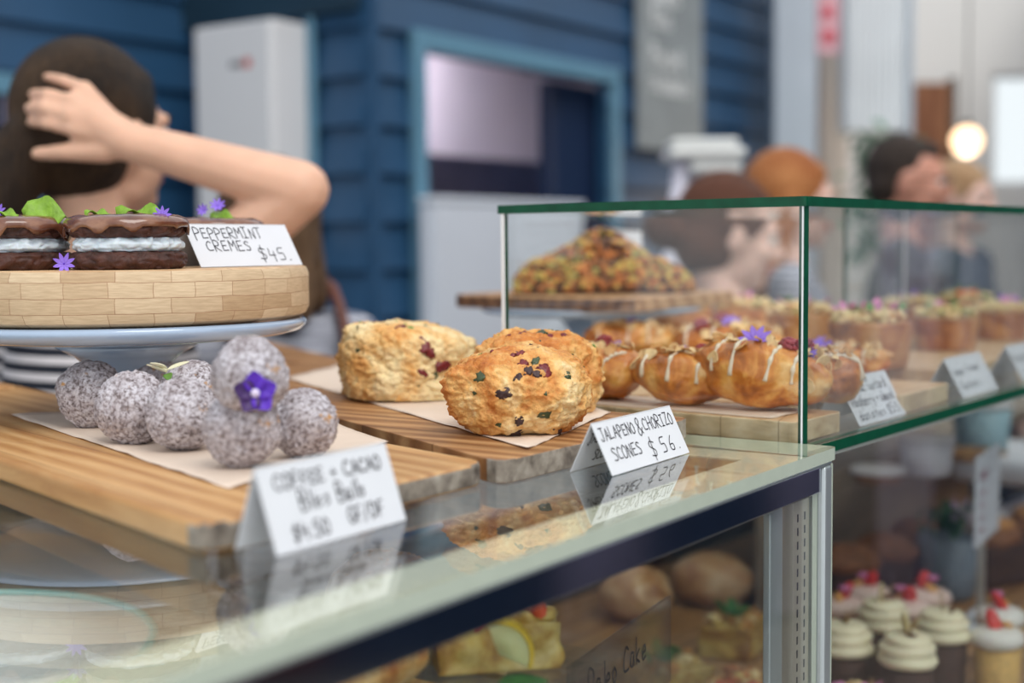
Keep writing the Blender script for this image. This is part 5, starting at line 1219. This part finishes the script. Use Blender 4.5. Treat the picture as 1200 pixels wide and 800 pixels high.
def stripes(name, a, b, n):
    t = NT(name); s = t.n('ShaderNodeSeparateXYZ'); t.l(t.coord(), s.inputs[0])
    m1 = t.n('ShaderNodeMath', operation='MULTIPLY'); m1.inputs[1].default_value = n; t.l(s.outputs[2], m1.inputs[0])
    m2 = t.n('ShaderNodeMath', operation='FRACT'); t.l(m1.outputs[0], m2.inputs[0])
    t.set(col=t.ramp(m2.outputs[0], [(0, a), (.52, a), (.58, b), (.96, b)]), rough=.8); t.bump(t.noise(t.coord(), 200), .2); return t.m
NAVSTR = stripes('navy_white_stripes', S(14, 20, 36), S(216, 210, 212), 46); GRSTR = stripes('grey_fine_stripes', S(120, 124, 140), S(188, 190, 200), 62)
BLACKT = plain('black_cloth', S(24, 26, 34), .8, .2, 12); SLATET = plain('slate_blue_cloth', S(70, 80, 98), .8, .15, 12); JEAN = plain('dark_denim', S(40, 48, 66), .8, .2, 40); GREYT = plain('mid_grey_cloth', S(120, 116, 116), .8, .15, 12); SHOE = plain('dark_shoe', S(30, 28, 28), .5)
def seg(bm, a, b, ra, rb, n=6, k=12):
    a, b = V(a), V(b); pts = [a.lerp(b, i / n) for i in range(n + 1)]; tube(bm, pts, [ra + (rb - ra) * i / n for i in range(n + 1)], k)
    blob(ra, ra, ra, 2, None, bm, Matrix.Translation(a)); blob(rb, rb, rb, 2, None, bm, Matrix.Translation(b))
def el(bm, c, r, M=None, sub=3):
    T = Matrix.Translation(c); blob(r[0], r[1], r[2], sub, None, bm, (M @ T) if M else T)
def finish(name, bm, mat, parent, vox, sm=3):
    o = mk(name, bm, mat, parent); r = o.modifiers.new('skin_remesh', 'REMESH'); r.mode = 'VOXEL'; r.voxel_size = vox; r.use_smooth_shade = True
    s = o.modifiers.new('smooth', 'SMOOTH'); s.factor = .5; s.iterations = sm; return o
def hand(bm, w, d, nrm, side, curl=.35, s=1.0, fingers=None):
    """relaxed hand: w wrist, d along the palm, nrm palm-side normal, side = thumb side"""
    w, d, nrm, side = V(w), V(d).normalized(), V(nrm).normalized(), V(side).normalized()
    for t in (-.75, -.25, .25, .75): seg(bm, w + side * t * .018 * s, w + d * .082 * s + side * t * .036 * s, .013 * s, .0115 * s)
    for i, t in enumerate((.95, .33, -.33, -.95)):
        p = w + d * .085 * s + side * t * .030 * s; L = (.070, .078, .072, .056)[i] * s; dd = d; pts = [p]
        for j in range(3):
            dd = (dd + nrm * curl * (.5 + .3 * j)).normalized(); p = p + dd * L * (.45, .32, .23)[j]; pts.append(p)
        for j in range(3): seg(bm, pts[j], pts[j + 1], (.0092 - .0008 * j) * s, (.0085 - .0009 * j) * s, 3, 10)
    p = w + d * .02 * s + side * .022 * s; q = p + (side * .7 + d * .7 + nrm * .2).normalized() * .040 * s; r = q + (side * .25 + d + nrm * .25).normalized() * .030 * s
    seg(bm, p, q, .013 * s, .010 * s); seg(bm, q, r, .0095 * s, .0078 * s)
def person(label, head, yaw, Hh, skin, hairmat, style, shirt, pitch=0, arms=('down', 'down'), custom=None, sleeve=.55, glasses=False, trousers=JEAN, hk=1.0):
    """head = world position of the skull centre; Hh = height"""
    k = Hh / 1.66; base = V((head.x, head.y, 0)); o = thing('person', label, 'person', base, yaw, 'people behind the counters')
    hz = head.z; nz_ = hz - .09          # neck top
    Z = lambda z: z * (hz / 1.565)       # body heights follow the head height
    inv = Matrix.Rotation(-yaw, 4, 'Z') @ Matrix.Translation(-base)
    bm = BM()
    HM = Matrix.Translation((0, 0, hz)) @ Matrix.Rotation(pitch, 4, 'Y') @ Matrix.Scale(hk, 4)
    el(bm, (-.012, 0, .012), (.094, .076, .098), HM, 4); el(bm, (.028, 0, -.035), (.060, .056, .074), HM); el(bm, (.058, 0, -.082), (.026, .028, .024), HM); el(bm, (.02, 0, -.07), (.05, .05, .035), HM)
    el(bm, (.074, 0, .022), (.020, .048, .016), HM); el(bm, (.055, .034, -.022), (.028, .022, .026), HM); el(bm, (.055, -.034, -.022), (.028, .022, .026), HM)
    seg(bm, HM @ V((.086, 0, .012)), HM @ V((.106, 0, -.022)), .0075 * hk, .0115 * hk); el(bm, (.094, .009, -.026), (.009, .007, .006), HM); el(bm, (.094, -.009, -.026), (.009, .007, .006), HM)
    for s in (1, -1): el(bm, (-.004, s * .076, -.006), (.018, .008, .030), HM); el(bm, (-.008, s * .080, .008), (.014, .006, .012), HM)
    seg(bm, HM @ V((-.03, 0, -.06)), (-.02, 0, Z(1.385)), .050, .056)
    seg(bm, (-.02, -.13, Z(1.345)), (-.02, .13, Z(1.345)), .052, .052); el(bm, (-.01, 0, Z(1.22)), (.105, .150, .17)); el(bm, (0, 0, Z(1.05)), (.092, .125, .16)); el(bm, (-.01, 0, Z(.92)), (.11, .158, .12))
    sh = {}; 
    for i, s in enumerate((1, -1)):
        S0 = V((-.02, s * .165, Z(1.345)))
        if custom and i in custom:
            pts = [inv @ p for p in custom[i]['arm']]; E_, W_ = pts[1], pts[2]; S0 = S0
        else:
            E_ = V((-.03, s * .205, Z(1.07))); W_ = V((.09, s * .175, Z(.86))) if arms[i] == 'down' else V((.20, s * .10, Z(1.08)))
        sh[i] = (S0, E_, W_)
        seg(bm, S0, E_, .044, .036, 8); seg(bm, E_, W_, .037, .025, 8)
        if custom and i in custom: custom[i]['hand'](bm, inv)
        else: hand(bm, W_, (W_ - E_), (0, -s, 0), (1, 0, .2))
    for s in (1, -1):
        seg(bm, (0, s * .085, Z(.90)), (.01, s * .09, Z(.50)), .080, .052, 8); seg(bm, (.01, s * .09, Z(.50)), (-.01, s * .09, .09), .052, .034, 8); seg(bm, (-.03, s * .09, .045), (.13, s * .10, .032), .038, .030)
    finish('body', bm, skin, o, .0048 if custom else .0062, 2)
    # clothes
    bm = BM(); g = .010
    seg(bm, (-.02, -.13, Z(1.345)), (-.02, .13, Z(1.345)), .052 + g, .052 + g); el(bm, (-.01, 0, Z(1.22)), (.105 + g, .150 + g, .17)); el(bm, (0, 0, Z(1.05)), (.098 + g, .135 + g, .17)); el(bm, (-.01, 0, Z(.94)), (.112 + g, .158 + g, .11))
    for i in (0, 1):
        S0, E_, W_ = sh[i]; q = S0.lerp(E_, sleeve) if sleeve <= 1 else E_; seg(bm, S0, q, .044 + g, .040 + g, 6)
        if sleeve > 1: seg(bm, E_, E_.lerp(W_, .9), .038 + g, .030 + g, 6)
    finish('shirt', bm, shirt, o, .009, 2)
    bm = BM(); el(bm, (-.01, 0, Z(.90)), (.112 + g, .160 + g, .12))
    for s in (1, -1): seg(bm, (0, s * .085, Z(.88)), (.01, s * .09, Z(.50)), .092, .066, 8); seg(bm, (.01, s * .09, Z(.50)), (-.01, s * .09, .10), .066, .058, 8)
    finish('trousers', bm, trousers, o, .012, 2)
    for s in (1, -1): bm = BM(); seg(bm, (-.035, s * .09, .048), (.14, s * .10, .036), .046, .036); finish('shoe', bm, SHOE, o, .010, 2)
    # eyes, brows, lips
    for s in (1, -1):
        mk('eye', blob(.0115, .0115, .0115, 3, M=HM @ Matrix.Translation((.0760, s * .030, .004))), plain('eye_white', S(225, 220, 215), .3), o)
        mk('iris', blob(.003, .0055, .0055, 2, M=HM @ Matrix.Translation((.0868, s * .030, .004))), plain('iris_brown', S(60, 40, 30), .2), o)
        bm = BM(); tube(bm, [HM @ V(p) for p in ((.088, s * .014, .024), (.090, s * .030, .029), (.080, s * .046, .024))], [.003, .0035, .002], 6); mk('eyebrow', bm, hairmat, o)
    bm = BM(); el(bm, (.0865, 0, -.050), (.010, .020, .0052), HM); el(bm, (.0850, 0, -.0585), (.010, .017, .0060), HM); mk('lips', bm, plain('lip', S(190, 104, 100), .4), o)
    # hair
    bm = BM(); hs = hk
    if style == 'short':
        el(bm, (-.030, 0, .030), (.090, .081, .092), HM, 4); el(bm, (.026, 0, .078), (.045, .054, .028), HM); el(bm, (-.05, 0, -.015), (.060, .078, .060), HM)
    else:
        el(bm, (-.026, 0, .028), (.100, .087, .100), HM, 4); el(bm, (.026, 0, .066), (.046, .060, .036), HM); el(bm, (-.045, 0, -.02), (.074, .083, .075), HM)
        if style == 'bun': el(bm, (-.135, 0, -.010), (.052, .052, .052), HM); el(bm, (-.06, 0, -.045), (.05, .07, .05), HM)
        if style == 'long':
            for s in (1, -1): seg(bm, HM @ V((-.02, s * .062, .0)), HM @ V((-.055, s * .075, -.21)), .036, .034); 
            seg(bm, HM @ V((-.07, 0, .0)), HM @ V((-.10, 0, -.24)), .060, .050)
        if style == 'bob':
            for s in (1, -1): seg(bm, HM @ V((-.02, s * .062, .0)), HM @ V((-.045, s * .070, -.12)), .036, .030)
            seg(bm, HM @ V((-.07, 0, .0)), HM @ V((-.085, 0, -.13)), .060, .048)
        if style == 'pony': seg(bm, HM @ V((-.11, 0, -.02)), HM @ V((-.155, .015, -.10)), .042, .046); seg(bm, HM @ V((-.155, .015, -.10)), HM @ V((-.145, .02, -.24)), .046, .030)
    h = finish('hair', bm, hairmat, o, .0075, 2)
    if glasses:
        bm = BM()
        for s in (1, -1):
            pts = [HM @ V((.101, s * .033 + .023 * math.cos(a), .004 + .017 * math.sin(a))) for a in [2 * PI * j / 20 for j in range(21)]]; tube(bm, pts, .0016, 6)
            tube(bm, [HM @ V((.099, s * .056, .008)), HM @ V((.05, s * .080, .010)), HM @ V((-.01, s * .084, .006))], .0018, 6)
        tube(bm, [HM @ V((.103, -.010, .008)), HM @ V((.105, 0, .012)), HM @ V((.103, .010, .008))], .0016, 6); mk('spectacles', bm, DARKMETAL, o)
    return o, HM, base, inv
# barista with a hand on the back of her head
hd = at(118, 158, d=1.86)
dA = 1.70
def hA(bm, inv):
    P = lambda x, y, d: inv @ at(x, y, d=d)
    W = P(150, 166, 1.70)
    kn = [P(98, 104, 1.712), P(84, 118, 1.698), P(80, 134, 1.690), P(86, 151, 1.690)]
    mid = [P(73, 94, 1.725), P(56, 110, 1.708), P(51, 127, 1.700), P(56, 145, 1.698)]
    tip = [P(55, 90, 1.755), P(38, 110, 1.750), P(33, 127, 1.742), P(36, 143, 1.735)]
    for a, b, c in zip(kn, mid, tip):
        seg(bm, W.lerp(a, .08), a, .0150, .0115, 5, 10); seg(bm, a, b, .0088, .0080, 3, 10); seg(bm, b, c, .0078, .0066, 3, 10)
    seg(bm, W, P(108, 140, 1.703), .026, .024)
    t0, t1, t2 = P(125, 176, 1.70), P(78, 178, 1.70), P(44, 180, 1.715); seg(bm, t0, t1, .0165, .0115); seg(bm, t1, t2, .0110, .0088)
pA = person('person in a navy striped shirt with one hand on the back of their dark hair', hd, .92, 1.66, SKIN, HDARK, 'pony', NAVSTR,
       custom={1: {'arm': [V((0, 0, 0)), at(352, 222, d=1.70), at(152, 166, d=1.70)], 'hand': hA}}, sleeve=.35)
q = pA[3] @ at(63, 118, d=1.705); bm = BM(); tube(bm, [q + V((0, .0105 * math.cos(a), .0105 * math.sin(a))) for a in [2 * PI * j / 16 for j in range(17)]], .0014, 6); mk('ring', bm, STEEL, pA[0])
# second barista, mostly behind the raised arm
pB = person('person in a grey fine-striped shirt with brown apron straps behind the raised arm', at(308, 268, d=2.38), 2.2, 1.52, SKIN, HBR, 'bob', GRSTR, sleeve=.9)
bm = BM()
for s in (1, -1): tube(bm, smoothpath([V((.02 + .085, s * .06, 1.05)), V((.115, s * .08, 1.13)), V((.085, s * .11, 1.21)), V((-.02, s * .11, 1.335)), V((-.115, s * .10, 1.22)), V((-.128, s * .07, 1.08)), V((-.118, s * .04, .98))], 4), .0105, 8)
mk('apron_strap', bm, plain('brown_leather', S(104, 58, 46), .5, .2, 60), pB[0])
tag(boxo('apron', (.118, -.15, .55), (.126, .15, 1.06), plain('brown_apron', S(74, 54, 46), .8, .15, 30), pB[0], .003))
# customers beyond the far counter
person('person with auburn hair in a bun seen in profile through the glass case, looking down', at(858, 275, d=3.10), .02, 1.55, SKINP, HRED, 'bun', GREYT, pitch=.22, hk=1.10)
person('person with long ginger hair and grey striped top behind the glass case corner', at(930, 236, d=3.45), -.05, 1.63, SKINP, HGING, 'long', GRSTR, pitch=.1, hk=1.05)
person('person with short dark hair, glasses and black shirt looking down', at(1066, 212, d=3.92), -.30, 1.68, SKINR, HMAN, 'short', BLACKT, pitch=.12, glasses=True, hk=1.09)
person('person with fair hair and slate blue shirt standing behind the one with glasses', at(1128, 232, d=4.5), -.75, 1.62, SKINP, HBL, 'bun', SLATET, pitch=.1, hk=1.02, sleeve=1.5)
# ------------------------------------------------------------------ light
sc = bpy.context.scene
w = bpy.data.worlds.new('day'); sc.world = w; w.use_nodes = True
bg = w.node_tree.nodes['Background']; bg.inputs[0].default_value = (.92, .96, 1.0, 1); bg.inputs[1].default_value = 1.1
sc.view_settings.view_transform = 'Standard'; sc.view_settings.look = 'None'; sc.view_settings.gamma = 1; sc.view_settings.exposure = 0.0
sc.view_settings.use_curve_mapping = False
sc.cycles.transparent_max_bounces = 32; sc.cycles.max_bounces = 10; sc.cycles.glossy_bounces = 6

sl = bpy.data.lights.new('daylight_sun', 'SUN'); sl.energy = 1.6; sl.angle = math.radians(35); sl.color = (1, .96, .9)
so = bpy.data.objects.new('daylight_sun', sl); C.objects.link(so); so.rotation_euler = V((.35, -.55, .85)).to_track_quat('Z', 'Y').to_euler()
